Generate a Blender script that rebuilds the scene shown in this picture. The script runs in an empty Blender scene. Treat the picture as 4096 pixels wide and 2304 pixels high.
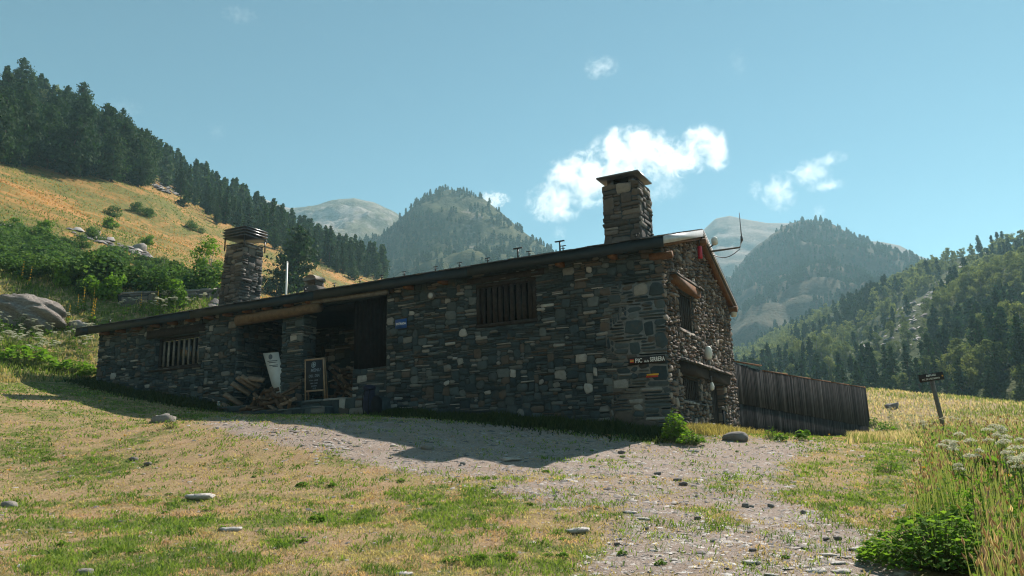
import bpy, math, random
import numpy as np
from mathutils import Matrix, Vector
R = math.radians
random.seed(7)
rng = np.random.default_rng(11)
sc = bpy.context.scene
COL = sc.collection

# ------------------------------------------------------------------ camera
EYE = np.array([0, 0, 1.6])
RC = np.array([[0.99962, -0.0269, 0.00032], [0.00561, 0.21198, 0.97726], [-0.02642, -0.9769, 0.21206]])
_az = Vector(RC[0]).normalized(); _b = Vector(RC[1]); _b = (_b - _az * _b.dot(_az)).normalized(); _c = _az.cross(_b)
RC = np.array([_az, _b, _c])
FPX = 3049.6
camd = bpy.data.cameras.new('camera'); cam = bpy.data.objects.new('camera', camd); COL.objects.link(cam)
camd.sensor_width = 36; camd.lens = FPX / 4096 * 36; camd.clip_start = 0.1; camd.clip_end = 20000
X, Y, Z = RC[:, 0], -RC[:, 1], -RC[:, 2]
cam.matrix_world = Matrix(((X[0], Y[0], Z[0], EYE[0]), (X[1], Y[1], Z[1], EYE[1]), (X[2], Y[2], Z[2], EYE[2]), (0, 0, 0, 1)))
sc.camera = cam

# ------------------------------------------------------------------ light
SUN_AZ, SUN_EL = 36.5, 43.3
w = bpy.data.worlds.new('World'); sc.world = w; w.use_nodes = True
nt = w.node_tree; nt.nodes.clear()
sky = nt.nodes.new('ShaderNodeTexSky'); sky.sky_type = 'NISHITA'; sky.sun_disc = False
sky.sun_elevation = R(SUN_EL); sky.sun_rotation = R(SUN_AZ)
sky.altitude = 3000; sky.air_density = 1.0; sky.dust_density = 0.0; sky.ozone_density = 1.0
tint = nt.nodes.new('ShaderNodeMix'); tint.data_type = 'RGBA'; tint.blend_type = 'MULTIPLY'
tint.inputs[0].default_value = 1.0; tint.inputs[7].default_value = (0.63, 0.90, 0.73, 1)
bg = nt.nodes.new('ShaderNodeBackground'); bg.inputs[1].default_value = 0.073
out = nt.nodes.new('ShaderNodeOutputWorld')
nt.links.new(sky.outputs[0], tint.inputs[6]); nt.links.new(tint.outputs[2], bg.inputs[0]); nt.links.new(bg.outputs[0], out.inputs[0])
sund = bpy.data.lights.new('sun', 'SUN'); sund.energy = 5.0; sund.angle = R(0.53); sund.color = (1.0, 0.90, 0.81)
sun = bpy.data.objects.new('sun', sund); COL.objects.link(sun)
SDIR = np.array([math.sin(R(SUN_AZ)) * math.cos(R(SUN_EL)), math.cos(R(SUN_AZ)) * math.cos(R(SUN_EL)), math.sin(R(SUN_EL))])
sun.rotation_euler = Vector(SDIR).to_track_quat('Z', 'Y').to_euler(); sun.location = (40, 60, 80)
vs = sc.view_settings; vs.view_transform = 'Standard'; vs.look = 'None'; vs.gamma = 1; vs.use_curve_mapping = False
vs.exposure = 1.03
HAZE_DENSITY = 0.00030
cy = sc.cycles
cy.max_bounces = 6; cy.diffuse_bounces = 3; cy.glossy_bounces = 2; cy.transmission_bounces = 4; cy.transparent_max_bounces = 8
cy.volume_bounces = 3; cy.caustics_reflective = False; cy.caustics_refractive = False; cy.sample_clamp_indirect = 6
cy.use_denoising = True; cy.denoising_prefilter = 'ACCURATE'; cy.use_adaptive_sampling = False; sc.cycles.filter_width = 1.15
cy.volume_step_rate = 0.45; cy.volume_max_steps = 256

# ------------------------------------------------------------------ helpers
K = 4096 / 2576.0      # picture measurements were read at 2576 px width
def ray(x, y):
    v = np.array([x * K - 2048, y * K - 1152, FPX]); v /= np.linalg.norm(v); return RC @ v
def at(x, y, Yd):
    d = ray(x, y); return EYE + d * Yd / d[1]
def proj(p):
    c = (np.asarray(p, float) - EYE) @ RC
    return (2048 + FPX * c[..., 0] / c[..., 2]) / K, (1152 + FPX * c[..., 1] / c[..., 2]) / K

def hash2(ix, iy, s=0):
    h = (ix.astype(np.int64) * 374761393 + iy.astype(np.int64) * 668265263 + s * 1442695041) & 0xffffffff
    h = ((h ^ (h >> 13)) * 1274126177) & 0xffffffff
    return ((h ^ (h >> 16)) & 0xffff) / 65535.0
def vnoise(x, y, s=0):
    x = np.asarray(x, float); y = np.asarray(y, float)
    ix = np.floor(x); iy = np.floor(y); fx = x - ix; fy = y - iy
    fx = fx * fx * (3 - 2 * fx); fy = fy * fy * (3 - 2 * fy)
    a = hash2(ix, iy, s); b = hash2(ix + 1, iy, s); c = hash2(ix, iy + 1, s); d = hash2(ix + 1, iy + 1, s)
    return (a + (b - a) * fx) * (1 - fy) + (c + (d - c) * fx) * fy
def fbm(x, y, o=4, s=0):
    v = 0; a = 0.5; t = 0
    for i in range(o):
        v = v + a * vnoise(np.asarray(x) * 2 ** i, np.asarray(y) * 2 ** i, s + i); t += a; a *= 0.5
    return v / t

def inpoly(px, py, poly):
    px = np.asarray(px); py = np.asarray(py); r = np.zeros(px.shape, bool); n = len(poly)
    for i in range(n):
        x1, y1 = poly[i]; x2, y2 = poly[(i + 1) % n]
        c = ((y1 > py) != (y2 > py)) & (px < (x2 - x1) * (py - y1) / ((y2 - y1) or 1e-9) + x1)
        r ^= c
    return r

class MB:
    def __init__(s): s.v = []; s.f = []; s.n = 0; s.c = []; s.hascol = False
    def add(s, v, *faces, mat=0, col=None):
        v = np.asarray(v, float).reshape(-1, 3)
        for f in faces:
            f = np.asarray(f, int); f = f.reshape(-1, f.shape[-1])
            s.f.append((f + s.n, mat))
        s.v.append(v); s.n += len(v)
        if col is None: col = np.ones((len(v), 3))
        else: s.hascol = True; col = np.broadcast_to(np.asarray(col, float), (len(v), 3))
        s.c.append(col)
    def box(s, M, a0, a1, b0, b1, c0, c1, mat=0, jit=0):
        p = np.array([[a, b, c] for c in (c0, c1) for b in (b0, b1) for a in (a0, a1)], float)
        if jit: p += rng.uniform(-jit, jit, p.shape)
        s.add(M(p), [[0, 2, 3, 1], [4, 5, 7, 6], [0, 1, 5, 4], [2, 6, 7, 3], [0, 4, 6, 2], [1, 3, 7, 5]], mat=mat)
    def tube(s, pts, rad, k=8, mat=0, cap=True, jit=0):
        pts = np.asarray(pts, float); n = len(pts); rad = np.broadcast_to(np.asarray(rad, float), (n,))
        V = []
        for i in range(n):
            t = pts[min(i + 1, n - 1)] - pts[max(i - 1, 0)]; t /= np.linalg.norm(t) + 1e-9
            a = np.cross(t, [0, 0, 1.0]) if abs(t[2]) < .9 else np.cross(t, [1.0, 0, 0]); a /= np.linalg.norm(a); b = np.cross(t, a)
            an = np.arange(k) * 2 * math.pi / k
            rr = rad[i] * (1 + (rng.uniform(-jit, jit, k) if jit else 0))
            V.append(pts[i] + (np.cos(an) * rr)[:, None] * a + (np.sin(an) * rr)[:, None] * b)
        V = np.concatenate(V); F = []
        for i in range(n - 1):
            for j in range(k):
                F.append([i * k + j, i * k + (j + 1) % k, (i + 1) * k + (j + 1) % k, (i + 1) * k + j])
        s.add(V, F, mat=mat)
        if cap:
            m = s.n - len(V)
            s.f.append((np.array([list(range(k))[::-1]]) + m, mat if cap is True else cap))
            s.f.append((np.array([list(range(k))]) + m + (n - 1) * k, mat if cap is True else cap))
    def build(s, name, mats, parent=None, smooth=False):
        me = mesh_data(name, s, mats, smooth); o = bpy.data.objects.new(name, me); COL.objects.link(o)
        if parent is not None: o.parent = parent
        return o
def mesh_data(name, s, mats, smooth=False):
    if not isinstance(mats, (list, tuple)): mats = [mats]
    me = bpy.data.meshes.new(name)
    V = np.concatenate(s.v); loops = np.concatenate([f.ravel() for f, _ in s.f])
    cnt = np.concatenate([np.full(len(f), f.shape[1]) for f, _ in s.f]); mi = np.concatenate([np.full(len(f), m) for f, m in s.f])
    me.vertices.add(len(V)); me.vertices.foreach_set('co', V.astype(np.float32).ravel())
    me.loops.add(len(loops)); me.loops.foreach_set('vertex_index', loops.astype(np.int32))
    me.polygons.add(len(cnt)); st = np.concatenate([[0], np.cumsum(cnt)[:-1]])
    me.polygons.foreach_set('loop_start', st.astype(np.int32)); me.polygons.foreach_set('loop_total', cnt.astype(np.int32))
    for m in mats: me.materials.append(m)
    if len(mats) > 1: me.polygons.foreach_set('material_index', mi.astype(np.int32))
    if smooth: me.polygons.foreach_set('use_smooth', np.ones(len(cnt), bool))
    if s.hascol:
        c = np.concatenate(s.c); a = me.color_attributes.new('Col', 'FLOAT_COLOR', 'POINT')
        a.data.foreach_set('color', np.concatenate([c, np.ones((len(c), 1))], 1).astype(np.float32).ravel())
    me.update(calc_edges=True); me.validate()
    return me
def ID(p): return p
def tag(o, label=None, cat=None, group=None, kind=None):
    if label: o['label'] = label
    if cat: o['category'] = cat
    if group: o['group'] = group
    if kind: o['kind'] = kind
    return o
def empty(name, loc=(0, 0, 0), rz=0):
    o = bpy.data.objects.new(name, None); COL.objects.link(o); o.location = loc; o.rotation_euler = (0, 0, rz); o.empty_display_size = .3; return o
def thing(name, label, cat, loc=(0, 0, 0), rz=0, group=None): return tag(empty(name, loc, rz), label, cat, group)
def instance(name, parts, loc, rot, scale, label, cat, group):
    r = bpy.data.objects.new(name, None); COL.objects.link(r)
    r.location = loc; r.rotation_euler = rot; r.scale = (scale,) * 3 if np.isscalar(scale) else scale
    tag(r, label, cat, group)
    for nm_, me in parts:
        o = bpy.data.objects.new(nm_, me); COL.objects.link(o); o.parent = r
    return r

# ------------------------------------------------------------------ materials
class NT:
    def __init__(s, name, rough=0.9, spec=0.2):
        s.m = bpy.data.materials.new(name); s.m.use_nodes = True; s.t = s.m.node_tree
        s.b = s.t.nodes['Principled BSDF']; s.b.inputs['Roughness'].default_value = rough
        s.b.inputs['Specular IOR Level'].default_value = spec
        s.out = s.t.nodes['Material Output']
    def n(s, t, **kw):
        x = s.t.nodes.new(t)
        for k, v in kw.items(): setattr(x, k, v)
        return x
    def l(s, a, b): s.t.links.new(a, b)
    def coord(s, scale=(1, 1, 1), kind='Object'):
        tc = s.n('ShaderNodeTexCoord'); mp = s.n('ShaderNodeMapping'); mp.inputs['Scale'].default_value = scale
        s.l(tc.outputs[kind], mp.inputs[0]); return mp.outputs[0]
    def noise(s, co, scale, detail=5, rough=0.6, dist=0.0):
        x = s.n('ShaderNodeTexNoise'); x.inputs['Scale'].default_value = scale; x.inputs['Detail'].default_value = detail
        x.inputs['Roughness'].default_value = rough; x.inputs['Distortion'].default_value = dist; s.l(co, x.inputs['Vector']); return x.outputs['Fac']
    def ramp(s, fac, stops, interp='LINEAR'):
        r = s.n('ShaderNodeValToRGB'); r.color_ramp.interpolation = interp; e = r.color_ramp.elements
        while len(e) < len(stops): e.new(0.5)
        for el, (p, c) in zip(e, stops):
            el.position = p; el.color = (*c, 1) if hasattr(c, '__len__') else (c, c, c, 1)
        s.l(fac, r.inputs[0]); return r.outputs[0]
    def mix(s, fac, a, b, mode='MIX'):
        x = s.n('ShaderNodeMix', data_type='RGBA', blend_type=mode)
        for v, i in ((fac, 0), (a, 6), (b, 7)):
            if isinstance(v, (int, float)): x.inputs[i].default_value = v if i == 0 else (v, v, v, 1)
            elif isinstance(v, tuple): x.inputs[i].default_value = (*v, 1)
            else: s.l(v, x.inputs[i])
        return x.outputs[2]
    def math(s, op, a, b):
        x = s.n('ShaderNodeMath', operation=op)
        for v, i in ((a, 0), (b, 1)):
            if isinstance(v, (int, float)): x.inputs[i].default_value = v
            else: s.l(v, x.inputs[i])
        return x.outputs[0]
    def col(s, c):
        if isinstance(c, tuple): s.b.inputs['Base Color'].default_value = (*c, 1)
        else: s.l(c, s.b.inputs['Base Color'])
    def bump(s, h, strength=0.5, dist=0.02):
        x = s.n('ShaderNodeBump'); x.inputs['Strength'].default_value = strength; x.inputs['Distance'].default_value = dist
        s.l(h, x.inputs['Height']); s.l(x.outputs[0], s.b.inputs['Normal'])
    def island(s):
        return s.n('ShaderNodeNewGeometry').outputs['Random Per Island']
    def objrand(s): return s.n('ShaderNodeObjectInfo').outputs['Random']
    def attr(s, nm='Col'):
        a = s.n('ShaderNodeVertexColor'); a.layer_name = nm; return a.outputs[0]
    def translucent(s, colsock, amount):
        tr = s.n('ShaderNodeBsdfTranslucent'); mx = s.n('ShaderNodeMixShader'); mx.inputs[0].default_value = amount
        if isinstance(colsock, tuple): tr.inputs[0].default_value = (*colsock, 1)
        else: s.l(colsock, tr.inputs[0])
        s.l(s.b.outputs[0], mx.inputs[1]); s.l(tr.outputs[0], mx.inputs[2]); s.l(mx.outputs[0], s.out.inputs[0])

def plain(name, c, rough=0.8, spec=0.3, metal=0.0, var=0.25, sc_=6.0, bump=0.0):
    m = NT(name, rough, spec); co = m.coord()
    f = m.noise(co, sc_, 5)
    m.col(m.ramp(f, [(0.3, tuple(x * (1 - var) for x in c)), (0.7, tuple(min(1, x * (1 + var)) for x in c))]))
    m.b.inputs['Metallic'].default_value = metal
    if bump: m.bump(f, bump, 0.01)
    return m.m

def stone_mat(name, stops, nscale=9.0, bstr=0.7, lichen=0.0):
    m = NT(name, 0.85, 0.25); co = m.coord()
    base = m.ramp(m.island(), stops, 'CONSTANT')
    n1 = m.noise(co, nscale, 7, 0.65); n2 = m.noise(m.coord((1, 1, 3)), nscale * 5, 4, 0.7)
    c = m.mix(0.55, base, m.ramp(n1, [(0.3, 0.45), (0.7, 1.0)]), 'MULTIPLY')
    c = m.mix(0.45, c, m.ramp(n2, [(0.3, 0.5), (0.75, 1.0)]), 'MULTIPLY')
    c = m.mix(m.ramp(m.noise(co, 2.3, 4), [(0.58, 0.0), (0.72, 0.5)]), c, (0.13, 0.085, 0.05))
    if lichen: c = m.mix(m.ramp(m.noise(co, 14, 3), [(0.62, 0.0), (0.7, lichen)]), c, (0.16, 0.17, 0.11))
    m.col(c); m.bump(m.math('ADD', n1, n2), bstr, 0.03)
    return m.m
def wood_mat(name, c1, c2, axis_scale=(1, 1, 14), rough=0.8, island=0.0, bump=0.5):
    m = NT(name, rough, 0.2 if bump else 0.0); co = m.coord(axis_scale)
    n1 = m.noise(co, 1.6, 6, 0.65, 0.4); n2 = m.noise(co, 9, 4, 0.7)
    c = m.ramp(n1, [(0.3, c1), (0.7, c2)])
    c = m.mix(0.5, c, m.ramp(n2, [(0.3, 0.45), (0.7, 1.0)]), 'MULTIPLY')
    if island: c = m.mix(1.0, c, m.ramp(m.island(), [(0.0, 1 - island), (0.5, 1.0), (0.93, 1 + island), (1.0, 1 + 2.5 * island)]), 'MULTIPLY')
    m.col(c)
    if bump: m.bump(m.math('ADD', n1, n2), bump, 0.01)
    return m.m
def leaf_mat(name, c1, c2, trans=0.35, objvar=0.25, tcol=None, rough=0.65):
    m = NT(name, max(rough, .8), 0.06)
    c = m.ramp(m.island(), [(0.0, c1), (1.0, c2)])
    c = m.mix(1.0, c, m.ramp(m.objrand(), [(0.0, (1 - objvar, 1 - objvar * .8, 1 - objvar)), (1.0, (1 + objvar, 1 + objvar * .6, 1.0))]), 'MULTIPLY')
    m.col(c)
    t = m.mix(1.0, c, tcol or (1.5, 1.6, 0.7), 'MULTIPLY'); m.translucent(t, trans); return m.m
def vcol_mat(name, trans=0.35, boost=(1.3, 1.35, 0.8), rough=0.8):
    m = NT(name, rough, 0.15); c = m.attr(); m.col(c); m.translucent(m.mix(1.0, c, boost, 'MULTIPLY'), trans); return m.m
# ------------------------------------------------------------------ house frame (used by the terrain too)
D1 = np.array([-0.8829, 0.4695, 0.0]); D2 = np.array([0.4695, 0.8829, 0.0]); C0 = np.array([4.047, 20.0, 0.0])
def L(p):                       # (u along the long wall, e into the house, z) -> world
    p = np.asarray(p, float); return C0 + p[..., :1] * D1 + p[..., 1:2] * D2 + p[..., 2:3] * np.array([0, 0, 1.0])
def ML(p):                      # long-wall frame: (u, z, outwards)
    p = np.asarray(p, float); return L(np.stack([p[..., 0], -p[..., 2], p[..., 1]], -1))
def MG(p):                      # gable frame: (e, z, outwards)
    p = np.asarray(p, float); return L(np.stack([-p[..., 2], p[..., 0], p[..., 1]], -1))

# ------------------------------------------------------------------ terrain
PTS = [(0, 0, 0), (0, 3, .2), (0, -15, -1), (-12, -8, .6), (12, -8, -1.2), (40, 0, -1), (-40, 0, 9), (0, -60, -2), (-60, -50, 10), (60, -50, -2),
       (-.07, 7, .52), (-4.53, 7, .7), (4.36, 7, .42), (0, 11, .95), (.48, 14.49, 1.35), (-.08, 14.95, 1.46), (-1.2, 15.8, 1.66), (-2.09, 16.5, 1.82), (-3.58, 17.56, 2.12), (-2.35, 15.6, 1.55), (-1.27, 14.85, 1.36),
       (-5.43, 18.95, 2.47), (-7.75, 20.41, 2.66), (-10.42, 22.04, 2.83), (-12.27, 23.36, 3.12), (-15.6, 26.21, 4.02), (-18.6, 28.55, 4.66),
       (3.25, 18.94, 1.75), (1.73, 16.92, 1.52), (4.05, 20, 2.1), (.32, 21.98, 2.4), (-3.2, 23.8, 2.75), (-7.1, 25.9, 3.05), (-9.35, 27.1, 3.25),
       (-14.1, 29.7, 4.1), (-17.2, 31.3, 4.95), (6.3, 23.6, 2.02), (7.7, 26.8, 1.95), (5.6, 21.6, 2.0), (12.5, 32.8, 1.8), (16.9, 38.2, 1.73), (15.3, 30, 1.62),
       (13.8, 25, 1.85), (21, 27, 1.6), (27, 60, 5.55), (29.5, 45, 3.05), (36, 78, 4.5), (14, 64, 5.6), (60, 120, 6), (50, 60, 2), (10, 90, 9), (8, 42, 3.2),
       (-8, 42, 7.5), (2, 60, 8.5), (-20, 36, 6.6), (9, 12, .75), (14, 16, .9), (12, 20, 1.35)]
for a in [(0, 1200, 15), (0, 1330, 10), (0, 860, 33), (140, 815, 37), (0, 690, 52), (0, 560, 70), (300, 600, 88), (0, 400, 112), (330, 480, 128), (480, 505, 165),
          (560, 570, 190), (960, 700, 215), (640, 700, 112), (520, 765, 62), (742, 735, 120), (330, 760, 40), (440, 700, 75), (200, 700, 56),
          (0, 250, 165), (120, 300, 185), (250, 360, 215), (400, 440, 245), (520, 520, 265), (620, 590, 270), (760, 655, 270), (880, 700, 265)]:
    PTS.append(tuple(at(*a)))
for (x, y, d) in [(0, 250, 165), (250, 360, 215), (520, 520, 265), (760, 655, 270), (960, 700, 215)]:
    p = at(x, y, d); PTS.append((p[0] * 1.35, p[1] * 1.35, p[2] * 1.02)); PTS.append((p[0] * 2.0, p[1] * 2.0, p[2] * 0.7))
PTS += [(-150, 60, 75), (-120, 0, 55), (-250, 120, 110), (100, 250, 12), (0, 330, 40), (40, 180, 14)]
PTS = np.array(PTS, float)
def _ker(d2): return np.sqrt(d2 + 30.0)
_n = len(PTS); _A = np.zeros((_n + 3, _n + 3)); _dx = PTS[:, None, :2] - PTS[None, :, :2]
_A[:_n, :_n] = -_ker((_dx ** 2).sum(-1)) + np.eye(_n) * 0.10
_A[:_n, _n] = 1; _A[:_n, _n + 1:] = PTS[:, :2]; _A[_n:, :_n] = _A[:_n, _n:].T
_W = np.linalg.solve(_A, np.concatenate([PTS[:, 2], np.zeros(3)]))
def H(x, y):
    x = np.asarray(x, float); y = np.asarray(y, float); sh = x.shape; x = x.ravel(); y = y.ravel(); z = np.empty(len(x))
    for i in range(0, len(x), 20000):
        X_, Y_ = x[i:i + 20000], y[i:i + 20000]
        d2 = (X_[:, None] - PTS[:, 0]) ** 2 + (Y_[:, None] - PTS[:, 1]) ** 2
        z[i:i + 20000] = -_ker(d2) @ _W[:_n] + _W[_n] + _W[_n + 1] * X_ + _W[_n + 2] * Y_
    r = np.hypot(x, y); t = np.clip((r - 380) / 180, 0, 1); t = t * t * (3 - 2 * t)
    z = np.clip(z, -3, 130); z = z * (1 - t) + 6 * t
    far = np.clip((r - 35) / 80, 0, 1) * (1 - t)
    z = z + far * (fbm(x / 22, y / 22, 4, 5) - .5) * 3.2
    near = np.clip(1 - r / 60, 0, 1)
    z = z + near * ((fbm(x * 1.1, y * 1.1, 4, 9) - .5) * 0.10 + (fbm(x * 5, y * 5, 4, 21) - .5) * 0.06)
    return z.reshape(sh)
def cast(x, y):                 # where the line of sight through a picture point meets the ground
    d = ray(x, y); t = np.concatenate([np.linspace(3, 60, 400), np.linspace(60, 420, 900)]); p = EYE + t[:, None] * d
    h = H(p[:, 0], p[:, 1]); b = np.nonzero(p[:, 2] < h)[0]
    if len(b) == 0: return None
    i = b[0]
    if i == 0: return p[0]
    f0 = p[i - 1, 2] - h[i - 1]; f1 = p[i, 2] - h[i]; q = p[i - 1] + (p[i] - p[i - 1]) * f0 / (f0 - f1); q[2] = float(H(q[:1], q[1:2])[0]); return q
GRAVEL = [(470, 1062), (560, 1052), (760, 1062), (960, 1050), (1250, 1050), (1560, 1100), (1640, 1112), (1850, 1106), (2130, 1116), (1960, 1165), (2010, 1260), (2220, 1360),
          (2330, 1460), (1380, 1460), (1540, 1380), (1430, 1300), (1260, 1240), (1050, 1195), (880, 1160), (690, 1112)]
GREENS = [(225, 1165, 90, 22), (1130, 1290, 130, 40), (500, 1320, 80, 26), (700, 1365, 60, 18), (60, 1130, 80, 40), (1420, 1400, 120, 40), (430, 1260, 60, 16), (2240, 1160, 60, 28), (1210, 1410, 110, 25),
          (300, 1395, 110, 24), (900, 1300, 70, 20), (2200, 1240, 80, 26), (80, 900, 130, 40), (170, 910, 90, 30)]
def masks(x, y, z):
    p = np.stack([x, y, z], -1); front = y > 2
    pp = np.where(front[:, None], p, np.array([0, 5, 0.])); u, v = proj(pp)
    wob = (fbm(x * .7, y * .7, 4, 31) - .5) * 90; wob2 = (fbm(x * .7, y * .7, 4, 37) - .5) * 50
    g = np.zeros(len(x))
    for k in range(12):
        a = k * 2 * math.pi / 12; s_ = 1.0 if k % 2 else .45
        g += inpoly(u + wob + 60 * s_ * math.cos(a), v + wob2 * .5 + 22 * s_ * math.sin(a), GRAVEL)
    g = g / 12 * front * (y < 34)
    brk = np.clip((fbm(x * .6, y * .6, 5, 61) - .40) * 7, 0, 1); low = np.clip((v - 1110) / 150, 0.12, 1); g = g * (1 - low * brk * .72) * np.clip(1.15 - low * .25, 0, 1)
    g = np.maximum(g, .8 * front * inpoly(u + wob * .08, v + wob2 * .1, [(2165, 1068), (2200, 1076), (2320, 1106), (2310, 1116), (2165, 1088)]))
    green = np.zeros(len(x))
    for (cx, cy_, rx, ry) in GREENS:
        green = np.maximum(green, np.exp(-(((u + wob * .5 - cx) / rx) ** 2 + ((v + wob2 * .3 - cy_) / ry) ** 2)))
    green = np.clip(green * .9 * front + np.clip((fbm(x * .9, y * .9, 5, 51) - .40) * 3.2, 0, 1) * .85, 0, 1)
    hill = np.clip((np.hypot(x, y) - 46) / 25, 0, 1) * (x < 8)
    lowh = front * inpoly(u + wob, v + wob2 * .4, [(-300, 585), (120, 590), (330, 640), (520, 700), (640, 770), (400, 1000), (-300, 980)])
    green = np.maximum(green, lowh * .9 * (x < -6)); hill = hill * (1 - .8 * lowh)
    return g, green, hill

m = NT('ground', 0.95, 0.1); co = m.coord(); a = m.n('ShaderNodeSeparateColor'); m.l(m.attr(), a.inputs[0])
nf = m.noise(co, 1.3, 8, 0.7); nff = m.noise(co, 26, 6, 0.75); nh = m.noise(m.coord((.10, .10, .10)), 1.0, 9, 0.72, 0.5)
dry = m.ramp(nff, [(0.3, (0.24, 0.165, 0.090)), (0.55, (0.42, 0.30, 0.165)), (0.75, (0.56, 0.44, 0.27))])
grn = m.ramp(nff, [(0.3, (0.05, 0.085, 0.018)), (0.7, (0.20, 0.22, 0.060))])
grav = m.ramp(nff, [(0.32, (0.19, 0.15, 0.13)), (0.5, (0.36, 0.295, 0.25)), (0.7, (0.56, 0.48, 0.42))])
hl = m.ramp(m.noise(co, .55, 9, 0.75), [(0.32, (0.15, 0.135, 0.035)), (0.47, (0.32, 0.18, 0.060)), (0.62, (0.43, 0.215, 0.078)), (0.8, (0.48, 0.29, 0.12))])
hl = m.mix(m.ramp(nh, [(0.43, 0.0), (0.56, 0.85)]), hl, m.ramp(m.noise(co, 1.6, 6), [(0.3, (0.05, 0.075, 0.022)), (0.7, (0.15, 0.17, 0.045))]))
gsel = m.math('MULTIPLY', m.ramp(m.noise(co, 3.2, 6, .75), [(0.40, 0.05), (0.56, 1.25)]), m.math('ADD', a.outputs[1], .18))
dry = m.mix(m.ramp(m.noise(co, 2.1, 5, .7), [(0.42, 0.0), (0.62, 0.75)]), dry, m.ramp(nff, [(0.3, (0.26, 0.15, 0.095)), (0.7, (0.50, 0.34, 0.23))]))
grav = m.mix(m.ramp(m.noise(co, 1.7, 6, .75), [(0.38, 0.0), (0.62, 0.55)]), grav, (0.26, 0.19, 0.145))
c = m.mix(gsel, dry, grn); c = m.mix(a.outputs[2], c, hl)
gm = m.math('ADD', a.outputs[0], m.math('MULTIPLY', m.math('SUBTRACT', m.noise(co, 5, 5, .7), 0.5), 1.1))
c = m.mix(m.ramp(m.math('MULTIPLY', gm, m.ramp(a.outputs[0], [(0.0, 0.0), (0.25, 1.0)])), [(0.35, 0.0), (0.62, 1.0)]), c, grav)
m.col(c); m.bump(m.math('ADD', nff, m.noise(co, 90, 3)), 0.9, 0.03); M_ground = m.m

ang = np.unique(np.round(np.concatenate([np.arange(-180, -50, 3.0), np.arange(-50, 50, 0.25), np.arange(50, 180, 3.0)]), 3))
rad = np.concatenate([[0.6, 1.2], np.geomspace(2.0, 520, 300), np.geomspace(600, 2500, 8)])
AA, RR = np.meshgrid(np.radians(ang), rad, indexing='ij'); gx = RR * np.sin(AA); gy = RR * np.cos(AA)
gz = H(gx, gy); na, nr = gx.shape
mb = MB(); idx = np.arange(na * nr).reshape(na, nr); i2 = np.roll(idx, -1, axis=0)
q = np.stack([idx[:, :-1], idx[:, 1:], i2[:, 1:], i2[:, :-1]], -1).reshape(-1, 4)
vv = np.stack([gx, gy, gz], -1).reshape(-1, 3); g_, gr_, hi_ = masks(vv[:, 0], vv[:, 1], vv[:, 2])
cen = len(vv); vv = np.concatenate([vv, [[0, 0, float(H(np.zeros(1), np.zeros(1))[0])]]])
cc = np.concatenate([np.stack([g_, gr_, hi_], -1), [[0, 0, 0]]])
mb.add(vv, q, np.stack([np.full(na, cen), idx[:, 0], i2[:, 0]], -1), col=cc)
tag(mb.build('ground', M_ground, smooth=True), kind='structure')

# ------------------------------------------------------------------ mountains: lofted between a foot line and a crest line
class Loft:
    def __init__(s, name, sky_, rb, zb, mat, amp, seed, power=1.0, cols=260, rows=90, ns=1.0):
        xs = [p[0] for p in sky_]; cx = np.linspace(xs[0], xs[-1], cols)
        cyy = np.interp(cx, xs, [p[1] for p in sky_]); ck = np.interp(cx, xs, [p[2] for p in sky_])
        d = np.array([ray(a_, b_) for a_, b_ in zip(cx, cyy)]); hd = np.hypot(d[:, 0], d[:, 1]); dirs = d[:, :2] / hd[:, None]
        zc = EYE[2] + ck * d[:, 2] / hd
        t = np.linspace(0, 1.35, rows); s.rows = rows; s.cols = cols
        rbv = np.full(cols, rb) if np.isscalar(rb) else np.interp(cx, xs, rb)
        zbv = np.full(cols, zb) if np.isscalar(zb) else np.interp(cx, xs, zb)
        Tm, Cm = np.meshgrid(t, np.arange(cols), indexing='ij'); tt = np.minimum(Tm, 1)
        r = rbv[Cm] + (ck - rbv)[Cm] * Tm
        z = zbv[Cm] + (zc - zbv)[Cm] * tt ** power - np.clip(Tm - 1, 0, 1) * (zc - zbv)[Cm] * 1.6 * np.clip((Tm - 1) / .1, 0, 1)
        x = r * dirs[:, 0][Cm]; y = r * dirs[:, 1][Cm]
        env = np.clip(4 * tt * (1 - tt), 0, 1) ** .6 + 0.10
        f1 = fbm(x / (60 * ns) + 3, y / (60 * ns) + z / (80 * ns), 5, seed)
        rid = 1 - np.abs(2 * fbm(x / (110 * ns), y / (110 * ns) + z / (200 * ns), 4, seed + 9) - 1)
        z = z + amp * env * ((f1 - .5) * 1.1 + (rid - .75) * 1.2)
        s.V = np.stack([x, y, z], -1)
        idx = np.arange(rows * cols).reshape(rows, cols)
        q = np.stack([idx[:-1, :-1], idx[:-1, 1:], idx[1:, 1:], idx[1:, :-1]], -1).reshape(-1, 4)
        mb = MB(); mb.add(s.V.reshape(-1, 3), q); s.o = mb.build(name, mat, smooth=True); tag(s.o, kind='structure')
        s.tmax = 1.0 / 1.35
    def sample(s, n, rg):
        i = rg.uniform(0, (s.rows - 1) * s.tmax, n); j = rg.uniform(0, s.cols - 1.001, n); i0 = i.astype(int); j0 = j.astype(int); fi = (i - i0)[:, None]; fj = (j - j0)[:, None]
        V = s.V; return (V[i0, j0] * (1 - fi) + V[i0 + 1, j0] * fi) * (1 - fj) + (V[i0, j0 + 1] * (1 - fi) + V[i0 + 1, j0 + 1] * fi) * fj
    def area_weights(s, P): pass

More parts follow.
